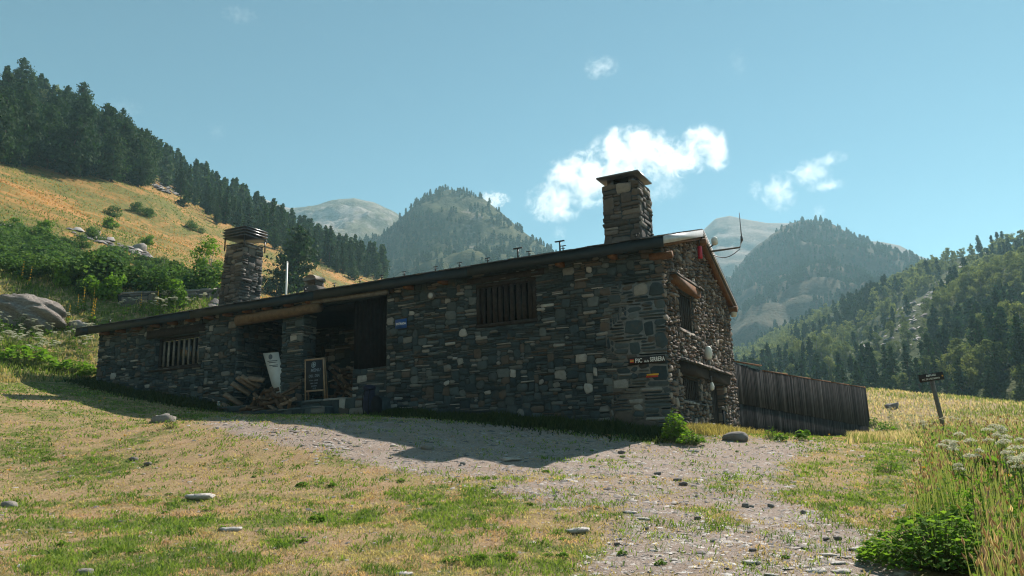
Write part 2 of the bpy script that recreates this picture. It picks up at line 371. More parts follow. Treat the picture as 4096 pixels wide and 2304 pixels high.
def mountain_mat(name, veg, veg2, rock, rockamt, scale):
    m = NT(name, 0.95, 0.05); co = m.coord()
    n1 = m.noise(co, scale, 9, 0.72, 0.4); n2 = m.noise(co, scale * 7, 7, 0.75); n3 = m.noise(co, scale * 30, 4, .7)
    c = m.ramp(n2, [(0.35, veg), (0.65, veg2)])
    c = m.mix(m.ramp(m.math('ADD', m.math('MULTIPLY', n1, .6), m.math('MULTIPLY', n2, .4)), [(rockamt, 0.0), (rockamt + .07, 1.0)]), c, m.ramp(n3, [(0.3, tuple(x * .6 for x in rock)), (0.7, rock)]))
    m.col(c); m.bump(m.math('ADD', n2, n3), 0.8, 3.0); return m.m
M_dome = mountain_mat('dome_hill', (0.035, 0.052, 0.022), (0.105, 0.105, 0.045), (0.34, 0.29, 0.245), 0.56, 0.012)
M_mtr = mountain_mat('dark_mountain', (0.035, 0.040, 0.022), (0.11, 0.085, 0.050), (0.20, 0.13, 0.105), 0.57, 0.012)
M_far = mountain_mat('far_mountain', (0.085, 0.088, 0.045), (0.17, 0.135, 0.075), (0.32, 0.28, 0.25), 0.48, 0.008)
M_rock = mountain_mat('bare_mountain', (0.17, 0.13, 0.105), (0.25, 0.18, 0.145), (0.34, 0.27, 0.24), 0.50, 0.012)
M_slr = mountain_mat('wooded_slope', (0.030, 0.050, 0.016), (0.09, 0.11, 0.035), (0.22, 0.20, 0.19), 0.57, 0.02)
dome = Loft('hill', [(560, 700, 640), (760, 655, 650), (860, 612, 660), (960, 590, 680), (1000, 556, 690), (1050, 512, 700), (1090, 490, 700), (1130, 483, 700), (1170, 487, 700), (1215, 499, 690), (1260, 534, 680), (1310, 578, 665), (1360, 613, 650),
             (1410, 645, 640), (1500, 700, 620), (1640, 770, 600)], 300, 30, M_dome, 26, 101, 1.15)
farl = Loft('mountain', [(440, 560, 1150), (560, 520, 1150), (640, 502, 1150), (680, 512, 1150), (730, 524, 1150), (790, 518, 1150), (850, 502, 1150), (890, 498, 1150), (940, 509, 1150), (985, 527, 1150), (1060, 570, 1120), (1200, 640, 1100)],
            560, 90, M_far, 34, 131, 1.05)
mtr = Loft('mountain', [(1480, 900, 760), (1640, 820, 800), (1760, 770, 840), (1830, 705, 860), (1880, 642, 880), (1940, 592, 890), (1985, 560, 900), (2030, 551, 900), (2080, 558, 900), (2150, 595, 880), (2220, 622, 860), (2300, 652, 840),
            (2360, 680, 820), (2460, 740, 800), (2700, 840, 780)], 420, 20, M_mtr, 32, 171, 1.1)
mtf = Loft('mountain', [(1380, 840, 1250), (1540, 760, 1300), (1660, 680, 1320), (1725, 622, 1340), (1765, 583, 1350), (1800, 550, 1350), (1835, 543, 1350), (1870, 551, 1350), (1930, 561, 1350), (1990, 562, 1350), (2060, 585, 1350), (2150, 602, 1350),
            (2220, 608, 1350), (2262, 616, 1340), (2310, 642, 1330), (2350, 655, 1320), (2450, 660, 1300), (2576, 700, 1300), (2800, 780, 1300)], 880, 80, M_rock, 16, 211, 1.0)
slr = Loft('wooded_slope', [(1560, 990, 560), (1700, 945, 560), (1850, 905, 540), (2000, 840, 510), (2130, 772, 480), (2250, 712, 455), (2340, 668, 435), (2430, 644, 415), (2576, 616, 390), (2800, 560, 350), (3000, 520, 320), (3300, 470, 290), (3900, 380, 270), (4800, 250, 260), (6200, 60, 260)],
           [150, 150, 145, 140, 135, 130, 125, 120, 115, 110, 105, 100, 95, 90, 90], [5] * 15, M_slr, 12, 251, 1.0, ns=.6, cols=420)
# ------------------------------------------------------------------ stone refuge
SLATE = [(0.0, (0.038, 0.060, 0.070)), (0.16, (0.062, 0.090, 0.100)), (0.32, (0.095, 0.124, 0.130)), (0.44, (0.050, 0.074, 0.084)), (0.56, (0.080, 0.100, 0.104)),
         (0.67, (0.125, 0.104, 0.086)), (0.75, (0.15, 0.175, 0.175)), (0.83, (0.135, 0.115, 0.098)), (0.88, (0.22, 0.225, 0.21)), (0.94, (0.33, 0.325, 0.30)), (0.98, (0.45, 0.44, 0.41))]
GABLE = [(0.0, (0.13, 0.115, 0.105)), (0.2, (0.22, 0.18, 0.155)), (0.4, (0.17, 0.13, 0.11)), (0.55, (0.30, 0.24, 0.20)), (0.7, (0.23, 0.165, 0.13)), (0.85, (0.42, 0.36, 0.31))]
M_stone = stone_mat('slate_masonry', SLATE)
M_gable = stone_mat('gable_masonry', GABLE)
M_chim = stone_mat('chimney_masonry', [(0.0, (.095, .095, .09)), (0.25, (.17, .155, .14)), (0.5, (.13, .115, .105)), (0.7, (.24, .21, .18)), (0.88, (.33, .30, .26))])
M_mortar = plain('mortar', (0.050, 0.062, 0.066), 0.95, 0.05, var=.4, sc_=5, bump=.4)
M_joint = plain('pale_mortar', (0.15, 0.155, 0.15), 0.95, 0.05, var=.3, sc_=8, bump=.4)
M_dark = plain('dark_interior', (0.012, 0.012, 0.012), 0.9, 0.05)
M_fascia = plain('slate_grey_metal', (0.012, 0.019, 0.022), 0.55, 0.3, sc_=2)
M_flash = plain('pale_zinc', (0.42, 0.43, 0.44), 0.5, 0.4, metal=.2, var=.12, sc_=3)
M_roof = stone_mat('roof_slate', [(0.0, (.085, .09, .095)), (0.3, (.12, .12, .12)), (0.6, (.15, .145, .14)), (0.85, (.20, .19, .18))], 12, .4)
M_woodR = wood_mat('reddish_timber', (0.10, 0.048, 0.022), (0.20, 0.098, 0.045), (3, 3, 3))
M_woodL = wood_mat('golden_log', (0.095, 0.062, 0.035), (0.19, 0.125, 0.068), (4, 4, 4))
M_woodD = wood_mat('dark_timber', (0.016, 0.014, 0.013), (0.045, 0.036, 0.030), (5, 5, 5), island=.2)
M_woodG = wood_mat('grey_timber', (0.10, 0.095, 0.09), (0.21, 0.20, 0.18), (5, 5, 5), island=.3)
M_black = plain('black_metal', (0.02, 0.02, 0.022), 0.45, 0.4)
M_hood = plain('chimney_hood_metal', (0.10, 0.105, 0.115), 0.35, 0.5, metal=.7, sc_=2)
M_glass = NT('window_glass', 0.06, 0.8); M_glass.col((0.012, 0.016, 0.016)); M_glass = M_glass.m
M_white = plain('white_plastic', (0.62, 0.62, 0.58), 0.5, 0.4, var=.08)
M_red = plain('red_plastic', (0.42, 0.02, 0.04), 0.4, 0.4, var=.1)

def stones(mb, F, U0, U1, V0, V1, du, dv, ok, rg, prot=(.012, .05), mix_=(0.62, 0.28, 0.10), gap=.008, warp=.02, thin=(3, 9), mat=0, zone=None, cutr=(.1, .3)):
    nx = max(1, int(round((U1 - U0) / du))); ny = max(1, int(round((V1 - V0) / dv))); du = (U1 - U0) / nx; dv = (V1 - V0) / ny
    cu = U0 + (np.arange(nx) + .5) * du; cv = V0 + (np.arange(ny) + .5) * dv
    Gu, Gv = np.meshgrid(cu, cv, indexing='ij'); free = np.broadcast_to(ok(Gu, Gv), Gu.shape).copy(); rects = []
    for j in range(ny):
        i = 0
        while i < nx:
            if not free[i, j]: i += 1; continue
            r = rg.random(); z_ = zone(cu[i], cv[j]) if zone else mix_
            if r < z_[0]: w_, h_ = rg.integers(thin[0], thin[1]), 1
            elif r < z_[0] + z_[1]: w_, h_ = rg.integers(2, 7), 2
            else: w_, h_ = rg.integers(3, 6), rg.integers(3, 6)
            w2 = 1
            while w2 < w_ and i + w2 < nx and free[i + w2, j]: w2 += 1
            if i + w2 < nx and free[i + w2, j] and (i + w2 + 1 >= nx or not free[i + w2 + 1, j]) : w2 += 1
            h2 = 1
            while h2 < h_ and j + h2 < ny and free[i:i + w2, j + h2].all(): h2 += 1
            free[i:i + w2, j:j + h2] = False
            rects.append((U0 + i * du, U0 + (i + w2) * du, V0 + j * dv, V0 + (j + h2) * dv)); i += w2
    if not rects: return
    r = np.array(rects); n = len(r); w_ = r[:, 1] - r[:, 0]; h_ = r[:, 3] - r[:, 2]
    g = gap * rg.uniform(.5, 1.6, n); c = np.minimum(w_, h_) * rg.uniform(*cutr, n); c = np.where(c > .032, .032 + (c - .032) * .35, c)
    u0, u1, v0, v1 = r[:, 0] + g, r[:, 1] - g, r[:, 2] + g, r[:, 3] - g
    cx = np.stack([c * rg.uniform(.4, 1.8, n) for _ in range(4)]); cx = np.minimum(cx, (u1 - u0) * .45)
    P = np.stack([np.stack([u0 + cx[0], v0], -1), np.stack([u1 - cx[1], v0], -1), np.stack([u1, v0 + c], -1), np.stack([u1, v1 - c], -1),
                  np.stack([u1 - cx[2], v1], -1), np.stack([u0 + cx[3], v1], -1), np.stack([u0, v1 - c], -1), np.stack([u0, v0 + c], -1)], 1)
    P += rg.uniform(-1, 1, P.shape) * np.minimum(np.minimum(w_, h_) * .13, .030)[:, None, None]
    P[..., 1] += (fbm(P[..., 0] * .8, P[..., 1] * .8, 3, 77) - .5) * 2 * warp
    ctr = P.mean(1, keepdims=True); p = rg.uniform(*prot, n) * np.where(h_ > 2.5 * dv, .65, 1); tx = rg.uniform(-.5, .5, n) * p; ty = rg.uniform(-.5, .5, n) * p
    def ring(sc_, wv):
        q = ctr + (P - ctr) * sc_; d = (q - ctr) / np.maximum(np.stack([w_, h_], -1)[:, None, :], .01) * 2
        ww = wv[:, None] + (d[..., 0] * tx[:, None] + d[..., 1] * ty[:, None]) * (1 if sc_ < 1.01 else 0)
        return np.concatenate([q, np.maximum(ww, -.03)[..., None]], -1)
    A = ring(1.02, np.full(n, -.03)); B = ring(1.0, p * .45); Cc = ring(.80, p)
    V = np.concatenate([A, B, Cc], 1).reshape(-1, 3)
    k = np.arange(8); k2 = (k + 1) % 8; b = (np.arange(n) * 24)[:, None]
    Q = np.concatenate([np.stack([b + k, b + k2, b + 8 + k2, b + 8 + k], -1), np.stack([b + 8 + k, b + 8 + k2, b + 16 + k2, b + 16 + k], -1)], 1).reshape(-1, 4)
    mb.add(F(V), Q, b + 16 + k, mat=mat)

# roof profile
RZ, RE = 8.42, 4.03
def roof_z(e): e = np.asarray(e, float); return np.where(e < RE, 7.15 + (e + .4) * (RZ - 7.15) / (RE + .4), RZ - (e - RE) * (RZ - 6.66) / (8.35 - RE))
house = thing('stone_refuge', 'long dark stone mountain refuge with slate roof, porch and two stone chimneys', 'house', tuple(C0 + np.array([0, 0, 2.0])))
HOFF = Vector((C0[0], C0[1], 2.0))
def part(mb, name, mats, parent=None, smooth=False, off=None, label=None):
    o = mb.build(name, mats, None, smooth); par = parent or house
    base = Vector(par.get('_off', (0, 0, 0))) if False else None
    o.parent = par
    o.matrix_parent_inverse = PINV.get(par.name, Matrix.Translation(-HOFF) if par is house else Matrix.Identity(4))
    if label: o['label'] = label
    return o
PINV = {}
UL, EB = 24.0, 8.0
HOLES = [(3.77, 5.84, 5.30, 6.66), (9.21, 16.0, 3.3, 6.78), (17.95, 20.48, 5.13, 6.37)]
def in_holes(u, v, hs): 
    r = np.zeros(np.shape(u), bool)
    for a, b, c_, d in hs: r |= (u > a) & (u < b) & (v > c_) & (v < d)
    return r
WTOP = 6.98
# solid wall behind the stones, cut around the openings
def solid(mb, M, spl_a, spl_b, holes, c0, c1, top=None, mat=0):
    for i in range(len(spl_a) - 1):
        for j in range(len(spl_b) - 1):
            a0, a1, b0, b1 = spl_a[i], spl_a[i + 1], spl_b[j], spl_b[j + 1]
            if in_holes((a0 + a1) / 2, (b0 + b1) / 2, holes): continue
            if top is not None and b1 > 90:
                t0, t1 = float(top(a0)), float(top(a1))
                p = np.array([[a0, b0, c0], [a1, b0, c0], [a0, t0, c0], [a1, t1, c0], [a0, b0, c1], [a1, b0, c1], [a0, t0, c1], [a1, t1, c1]])
                mb.add(M(p), [[0, 2, 3, 1], [4, 5, 7, 6], [0, 1, 5, 4], [2, 6, 7, 3], [0, 4, 6, 2], [1, 3, 7, 5]], mat=mat)
            else: mb.box(M, a0, a1, b0, b1, c0, c1, mat=mat)
rg = np.random.default_rng(5)
mb = MB()
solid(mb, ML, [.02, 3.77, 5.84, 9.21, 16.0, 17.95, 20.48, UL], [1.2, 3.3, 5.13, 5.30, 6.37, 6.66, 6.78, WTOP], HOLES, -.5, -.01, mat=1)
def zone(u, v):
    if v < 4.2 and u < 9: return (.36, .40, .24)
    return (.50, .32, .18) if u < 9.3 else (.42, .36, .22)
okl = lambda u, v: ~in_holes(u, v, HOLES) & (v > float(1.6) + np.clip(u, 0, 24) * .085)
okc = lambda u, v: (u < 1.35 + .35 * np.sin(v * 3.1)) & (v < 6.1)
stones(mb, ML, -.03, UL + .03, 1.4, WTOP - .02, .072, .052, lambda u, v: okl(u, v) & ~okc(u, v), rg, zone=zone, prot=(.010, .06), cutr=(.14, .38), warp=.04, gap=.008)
mb.box(ML, .01, 1.7, 2.0, 6.08, -.02, .004, mat=2)
stones(mb, ML, -.03, 2.0, 1.4, 6.2, .105, .085, lambda u, v: okl(u, v) & okc(u, v), rg, mix_=(.50, .38, .12), prot=(.014, .05), cutr=(.3, .48), warp=.04, gap=.017)
# reveals of the two windows and the porch opening, left end wall, rear
for a, b, c_, d in (HOLES[0], HOLES[2]):
    for (uu, sg) in ((a, 1), (b, -1)):
        stones(mb, lambda p, uu=uu, sg=sg: ML(np.stack([uu + sg * p[..., 2], p[..., 1], -.03 - p[..., 0]], -1)), 0, .4, c_, d, .1, .07, lambda u, v: u > -9, rg, prot=(.003, .012))
for (uu, sg) in ((16.0, -1), (9.21, 1)):
    stones(mb, lambda p, uu=uu, sg=sg: ML(np.stack([uu + sg * p[..., 2], p[..., 1], -.02 - p[..., 0]], -1)), 0, 3.98, 2.9, 6.8, .09, .065, lambda u, v: u > -9, rg)
stones(mb, lambda p: MG(np.stack([p[..., 0], p[..., 1], -UL - p[..., 2]], -1)), 0, EB, 4.2, 6.9, .1, .08, lambda e, v: v < roof_z(e) - .3, rg)
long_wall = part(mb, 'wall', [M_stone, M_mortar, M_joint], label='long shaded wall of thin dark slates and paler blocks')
# mortar collar lines by the corner
# gable
GH = [(1.34, 2.95, 4.90, 6.10), (1.27, 3.22, 2.90, 3.62), (4.25, 6.2, 1.4, 3.62)]
mb = MB()
tp = lambda e: roof_z(e) - .26
solid(mb, MG, [.5, 1.27, 1.34, 2.95, 3.22, 4.03, 4.25, 6.2, 7.2, EB], [1.2, 1.4, 2.90, 3.62, 4.90, 6.10, 99], GH, -.55, -.012, top=tp, mat=1)
def okg(e, v): return ~in_holes(e, v, GH) & (v < roof_z(e) - .24) & (v > 1.6)
stones(mb, MG, -.02, EB + .02, 1.4, 8.3, .066, .056, okg, rg, prot=(.02, .080), mix_=(.36, .50, .14), thin=(1, 4), cutr=(.25, .48), gap=.018)
for a, b, c_, d in GH:
    dep = .5 if d < 4 else .45
    for (uu, sg) in ((a, 1), (b, -1)):
        stones(mb, lambda p, uu=uu, sg=sg: MG(np.stack([uu + sg * p[..., 2], p[..., 1], -.02 - p[..., 0]], -1)), 0, dep, c_, d, .1, .075, lambda u, v: u > -9, rg, prot=(.003, .02))
mb.box(lambda p: L(p), .02, UL - .02, EB - .4, EB - .01, 1.2, 6.5, mat=1); mb.box(lambda p: L(p), UL - .5, UL - .02, .52, EB - .42, 1.2, 6.55, mat=1)
gable_wall = part(mb, 'wall', [M_gable, M_mortar], label='sunlit gable wall of rough small stones')

# porch inside
mb = MB()
mb.box(L, 9.25, 15.96, 4.0, 4.2, 2.6, 6.9, mat=1); mb.box(L, 9.0, 9.2, .0, 4.2, 2.6, 6.9, mat=1); mb.box(L, 16.02, 16.2, .51, 4.2, 2.6, 6.9, mat=1)
stones(mb, lambda p: ML(np.stack([p[..., 0], p[..., 1], -4.0 + p[..., 2]], -1)), 9.25, 15.95, 3.3, 6.85, .1, .075, lambda u, v: u > -9, rg, mix_=(.45, .35, .2))
mb.box(L, 9.25, 10.8, .28, .6, 2.9, 4.45, mat=1)
stones(mb, lambda p: ML(np.stack([p[..., 0], p[..., 1], -.28 + p[..., 2]], -1)), 9.24, 10.8, 3.3, 4.47, .085, .06, lambda u, v: u > -9, rg)
part(mb, 'porch_wall', [M_stone, M_mortar])
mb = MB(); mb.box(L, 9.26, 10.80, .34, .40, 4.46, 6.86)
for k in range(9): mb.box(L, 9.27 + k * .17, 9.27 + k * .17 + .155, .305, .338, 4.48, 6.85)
door = part(mb, 'door', plain('niche_darkness_wood', (.010, .010, .011), .9, .1, var=.5))  # near-black colour stands in for the darkness of the entrance niche
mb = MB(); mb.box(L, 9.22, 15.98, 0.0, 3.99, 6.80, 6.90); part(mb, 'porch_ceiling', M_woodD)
# pillar
mb = MB(); px0, px1, pe0, pe1 = 12.74, 13.68, -.08, .62
mb.box(L, px0 + .03, px1 - .03, pe0 + .03, pe1 - .03, 2.8, 6.5, mat=1)
for F in (lambda p: ML(np.stack([p[..., 0], p[..., 1], .06 + p[..., 2]], -1)),): stones(mb, F, px0 - .02, px1 + .02, 3.0, 6.52, .09, .065, lambda u, v: u > -9, rg)
stones(mb, lambda p: L(np.stack([px0 + .02 - p[..., 2], p[..., 0], p[..., 1]], -1)), pe0, pe1, 3.0, 6.52, .09, .065, lambda u, v: u > -9, rg)
stones(mb, lambda p: L(np.stack([px1 - .02 + p[..., 2], p[..., 0], p[..., 1]], -1)), pe0, pe1, 3.0, 6.52, .09, .065, lambda u, v: u > -9, rg)
part(mb, 'pillar', [M_stone, M_mortar])
# porch log beams
mb = MB(); us = np.linspace(15.75, 11.85, 9)
mb.tube(L(np.stack([us, -.2 + .02 * np.sin(us * 3), np.linspace(6.56, 6.62, 9)], -1)), [.2, .2, .195, .2, .19, .195, .185, .18, .17], 10, jit=.06); part(mb, 'log_beam', M_woodL, smooth=True, label='golden log beam over the porch and pillar')
mb = MB(); us = np.linspace(12.6, 9.0, 6); mb.tube(L(np.stack([us, np.full(6, -.22), np.linspace(6.84, 6.80, 6)], -1)), np.linspace(.075, .09, 6), 8, jit=.05); part(mb, 'log_beam', M_woodG, smooth=True)
# terrace
mb = MB(); rg2 = np.random.default_rng(3)
def rough_slab(u0, u1, e0, e1, z0, z1):
    mb.box(L, u0, u1, e0 + .06, e1, z0, z1 - .03, mat=1)
    stones(mb, lambda p: L(np.stack([p[..., 0], p[..., 1], z1 - .03 + p[..., 2]], -1)), u0, u1, e0, e1, .16, .14, lambda u, v: u > -9, rg2, prot=(.01, .03), mix_=(.2, .5, .3), warp=0)
    stones(mb, lambda p: L(np.stack([p[..., 0], e0 + .05 - p[..., 2], p[..., 1]], -1)), u0, u1, z0, z1 - .02, .13, .11, lambda u, v: u > -9, rg2, prot=(.01, .05), mix_=(.2, .5, .3), warp=.03)
rough_slab(9.0, 15.9, -.85, 3.98, 2.5, 3.46); rough_slab(10.6, 16.4, -1.35, -.86, 2.4, 3.20)
part(mb, 'terrace', [M_stone, M_mortar], label='low stone terrace step in front of the porch')

# windows of the long wall
def bars(mb, M, a0, a1, b0, b1, n, wd, c0, c1, rg):
    st = (a1 - a0) / n
    for i in range(n):
        x = a0 + (i + .5) * st + rg.uniform(-.012, .012); mb.box(M, x - wd / 2, x + wd / 2, b0, b1, c0, c1)
def window(M, a0, a1, b0, b1, rec, n, wd, mframe, mbars, rg, fw=.10, proud=.0):
    mb = MB(); c0, c1 = -rec - .07, -rec + .05 + proud
    mb.box(M, a0 - .03, a1 + .03, b0, b0 + fw, c0, c1 + .03); mb.box(M, a0, a1, b1 - fw, b1, c0, c1)
    mb.box(M, a0, a0 + fw, b0 + fw, b1 - fw, c0, c1 - .004); mb.box(M, a1 - fw, a1, b0 + fw, b1 - fw, c0, c1 - .004)
    f = part(mb, 'window', mframe)
    mb = MB(); bars(mb, M, a0 + fw, a1 - fw, b0 + fw, b1 - fw, n, wd, c0 + .06, c1 - .03, rg); b = part(mb, 'window_bars', mbars, f)
    mb = MB(); mb.box(M, a0 + fw, a1 - fw, b0 + fw, b1 - fw, c0 - .06, c0 - .045); g = part(mb, 'window_pane', M_glass, f)
    for x in (b, g): x.matrix_parent_inverse = Matrix.Identity(4); x.matrix_parent_inverse = (f.matrix_parent_inverse).inverted() @ f.matrix_parent_inverse
    for x in (b, g): x.matrix_parent_inverse = Matrix.Identity(4)
    return f
window(ML, 3.79, 5.82, 5.31, 6.65, .10, 9, .12, M_woodD, M_woodD, rg, .11, .05)
window(ML, 17.97, 20.46, 5.14, 6.36, .22, 8, .10, M_woodD, M_woodG, rg, .10)
window(MG, 1.36, 2.93, 4.91, 6.09, .11, 7, .13, M_woodD, M_woodD, rg, .07)
window(MG, 1.29, 3.20, 2.91, 3.61, .13, 9, .11, M_woodD, M_woodD, rg, .06)
mb = MB(); mb.box(ML, 3.50, 6.10, 6.68, 6.86, -.2, .05, jit=.01); part(mb, 'lintel', M_woodD)
mb = MB(); mb.box(ML, 17.66, 20.95, 6.40, 6.69, -.2, .07, jit=.012); part(mb, 'lintel', M_woodD)
mb = MB(); mb.box(ML, 17.75, 20.65, 5.05, 5.125, -.2, .09, jit=.006); part(mb, 'window_sill', M_woodD)
# gable lintels, ledges, door
def slate_ledge(e0, e1, z, out_, name):
    mb = MB(); stones(mb, lambda p: MG(np.stack([p[..., 0], z + p[..., 2], p[..., 1] - .05], -1)), e0, e1, 0, out_, .14, .09, lambda u, v: u > -9, rg, prot=(.015, .04), mix_=(.3, .4, .3), warp=.02)
    mb.box(MG, e0 + .02, e1 - .02, z - .03, z + .005, -.1, out_ - .08, mat=1); return part(mb, name, [M_gable, M_mortar])
mb = MB(); mb.box(MG, .75, 3.45, 6.11, 6.34, -.3, .16, jit=.015); part(mb, 'lintel', M_woodR)
slate_ledge(.6, 3.5, 6.37, .30, 'slate_ledge')
slate_ledge(1.15, 3.5, 4.87, .13, 'window_sill')
slate_ledge(.75, 6.8, 3.98, .34, 'slate_ledge')
slate_ledge(1.1, 3.45, 2.86, .13, 'window_sill')
mb = MB(); mb.box(MG, .95, 3.75, 3.64, 3.93, -.3, .13, jit=.012); part(mb, 'lintel', M_woodD)
mb = MB(); mb.box(MG, 3.95, 6.55, 3.64, 3.93, -.3, .14, jit=.012); part(mb, 'lintel', M_woodD)
mb = MB()
for k in range(9): mb.box(MG, 4.3 + k * .21, 4.3 + k * .21 + .2, 1.7, 3.62, -.30, -.25)
mb.box(MG, 4.26, 6.19, 1.5, 3.63, -.36, -.31); gd = part(mb, 'door', M_woodD)
mb = MB(); mb.box(MG, 4.50, 4.54, 2.55, 2.75, -.25, -.18); h = part(mb, 'door_handle', M_black, gd); h.matrix_parent_inverse = Matrix.Identity(4)

# roof
mb = MB(); US, UE = -.22, UL + 1.0
def slope_box(u0, u1, e0, e1, dz0, dz1, mat=0):
    z0, z1 = float(roof_z(e0)), float(roof_z(e1))
    p = np.array([[u0, e0, z0 + dz0], [u1, e0, z0 + dz0], [u0, e1, z1 + dz0], [u1, e1, z1 + dz0], [u0, e0, z0 + dz1], [u1, e0, z0 + dz1], [u0, e1, z1 + dz1], [u1, e1, z1 + dz1]])
    mb.add(L(p), [[0, 2, 3, 1], [4, 5, 7, 6], [0, 1, 5, 4], [2, 6, 7, 3], [0, 4, 6, 2], [1, 3, 7, 5]], mat=mat)
slope_box(US + .02, UE - .02, -.36, RE, -.2, -.03, 1); slope_box(US + .02, UE - .02, RE, 8.32, -.2, -.03, 1)
rgr = np.random.default_rng(8)
for (e0, e1, sgn) in ((-.42, RE + .05, 1), (8.38, RE - .02, -1)):
    nrow = int(abs(e1 - e0) / .27)
    for j in range(nrow + 1):
        ea = e0 + sgn * j * .27 - (sgn * .055 if j == 0 else 0); x = US - .03
        while x < UE + .02:
            wd = rgr.uniform(.2, .5); x1 = min(x + wd, UE + .03); eb = ea + sgn * .42; jt = rgr.uniform(-.035, .03); lf = rgr.uniform(.0, .022)
            eb = min(eb, RE + .06) if sgn > 0 else max(eb, RE - .06)
            za = float(roof_z(ea + jt)) + .028 + lf; zb_ = float(roof_z(min(eb, RE) if sgn > 0 else max(eb, RE))) + .004; th = rgr.uniform(.014, .03)
            p = np.array([[x + .006, ea + jt, za - th], [x1 - .006, ea + jt + rgr.uniform(-.02, .02), za - th], [x + .006, eb, zb_ - .03], [x1 - .006, eb, zb_ - .03],
                          [x + .006, ea + jt, za], [x1 - .006, ea + jt, za + rgr.uniform(-.008, .008)], [x + .006, eb, zb_], [x1 - .006, eb, zb_]])
            mb.add(L(p), [[0, 2, 3, 1], [4, 5, 7, 6], [0, 1, 5, 4], [2, 6, 7, 3], [0, 4, 6, 2], [1, 3, 7, 5]]); x = x1
roof = part(mb, 'roof', [M_roof, M_woodD])
mb = MB(); x = US - .01
while x < UE:
    x1 = min(x + 6.1, UE + .01); mb.box(L, x, x1 - .012, -.44, -.405, 6.85, 7.145); x = x1
part(mb, 'fascia', M_fascia)
mb = MB(); slope_box(US - .035, US + .015, -.42, RE, -.215, .0); part(mb, 'verge_board', M_flash, label='pale zinc verge strip on the front slope')
mb = MB(); slope_box(US - .035, US + .015, RE + .002, 8.36, -.10, .02); part(mb, 'verge_board', M_fascia)
mb = MB(); slope_box(US - .045, US + .01, RE + .002, 8.36, -.14, -.102); part(mb, 'verge_trim', M_flash)
mb = MB(); slope_box(US + .02, -.0, RE + .1, 8.3, -.36, -.205); part(mb, 'verge_rafter', M_woodR)
mb = MB(); slope_box(US + .03, -.0, -.3, RE - .1, -.30, -.205); part(mb, 'verge_rafter', M_woodR)
for (e, z, s_) in ((.02, 6.72, .11), (RE, 8.02, .12), (7.85, 6.42, .11)):
    mb = MB(); mb.tube(L(np.array([[-.32, e, z], [.3, e, z]])), s_, 9, jit=.06); part(mb, 'purlin_end', M_woodR)
for u in [23.4, 22.4, 21.4, 20.3, 19.3, 18.3, 17.3, 16.3, 15.3, 14.3, 13.3, 12.3, 8.2, 6.9, 2.9, 1.3]:
    mb = MB(); mb.box(L, u - .075, u + .075, -.385, .3, 6.79, 6.93, jit=.008); part(mb, 'rafter_end', M_woodR if u > 9 else M_woodR)
# snow guards and roof brackets
def rz(e): return float(roof_z(e))
for i, u in enumerate([23.2, 12.6, 11.3, 10.2, 9.3, 8.4, 7.2, 6.3, 5.3, 3.9, 2.8, 0.6]):
    e = -.15; z = rz(e); mb = MB(); mb.box(L, u - .012, u + .012, e - .012, e + .012, z, z + .17); mb.box(L, u - .09, u + .09, e - .013, e + .013, z + .165, z + .185); mb.box(L, u - .06, u + .06, e - .012, e + .012, z + .09, z + .106)
    part(mb, 'snow_guard', M_black)
for u in (4.5, 3.1):
    e = .3; z = rz(e); mb = MB(); mb.box(L, u - .018, u + .018, e - .018, e + .018, z, z + .32); mb.box(L, u - .15, u + .15, e - .03, e + .03, z + .32, z + .35); part(mb, 'snow_guard', M_black)

# chimneys
def shaft(name, q0, q1, z0, z1, rgx, label, du=.12, dv=.08, mix_=(.3, .5, .2), prot=(.015, .06)):
    (ua, ub, ea, eb), (uc, ud, ec, ed) = q0, q1          # base and top rectangles
    def lerp(z): t = (z - z0) / (z1 - z0); return ua + (uc - ua) * t, ub + (ud - ub) * t, ea + (ec - ea) * t, eb + (ed - eb) * t
    mb = MB()
    p = np.array([[ua, ea, z0], [ub, ea, z0], [ub, eb, z0], [ua, eb, z0], [uc, ec, z1], [ud, ec, z1], [ud, ed, z1], [uc, ed, z1]], float)
    mb.add(L(p), [[0, 1, 5, 4], [1, 2, 6, 5], [2, 3, 7, 6], [3, 0, 4, 7], [4, 5, 6, 7]], mat=1)
    def front(p, s_): a_, b_, c_, d_ = lerp(p[..., 1]); return L(np.stack([a_ + (b_ - a_) * p[..., 0], (c_ - p[..., 2]) if s_ < 0 else (d_ + p[..., 2]), p[..., 1]], -1))
    def side(p, s_): a_, b_, c_, d_ = lerp(p[..., 1]); return L(np.stack([(a_ - p[..., 2]) if s_ < 0 else (b_ + p[..., 2]), c_ + (d_ - c_) * p[..., 0], p[..., 1]], -1))
    W, Dp = ub - ua, eb - ea
    for s_ in (-1, 1):
        stones(mb, lambda p: front(np.stack([p[..., 0] / W, p[..., 1], p[..., 2]], -1), s_), -.02, W + .02, z0, z1, du, dv, lambda u, v: u > -9, rgx, prot=prot, mix_=mix_, thin=(2, 5))
        stones(mb, lambda p: side(np.stack([p[..., 0] / Dp, p[..., 1], p[..., 2]], -1), s_), -.02, Dp + .02, z0, z1, du, dv, lambda u, v: u > -9, rgx, prot=prot, mix_=mix_, thin=(2, 5))
    return part(mb, name, [M_chim, M_mortar], label=label)
rgc = np.random.default_rng(21)
ch = shaft('chimney', (1.18, 2.36, 2.1, 3.25), (1.18, 2.34, 2.1, 3.25), 7.5, 9.78, rgc, 'tall square stone chimney with flat slate cap')
mb = MB(); mb.box(L, 1.32, 2.20, 2.24, 3.11, 9.78, 10.01, mat=0); c_ = part(mb, 'chimney_vent', M_dark, ch); c_.matrix_parent_inverse = Matrix.Identity(4)
mb = MB()
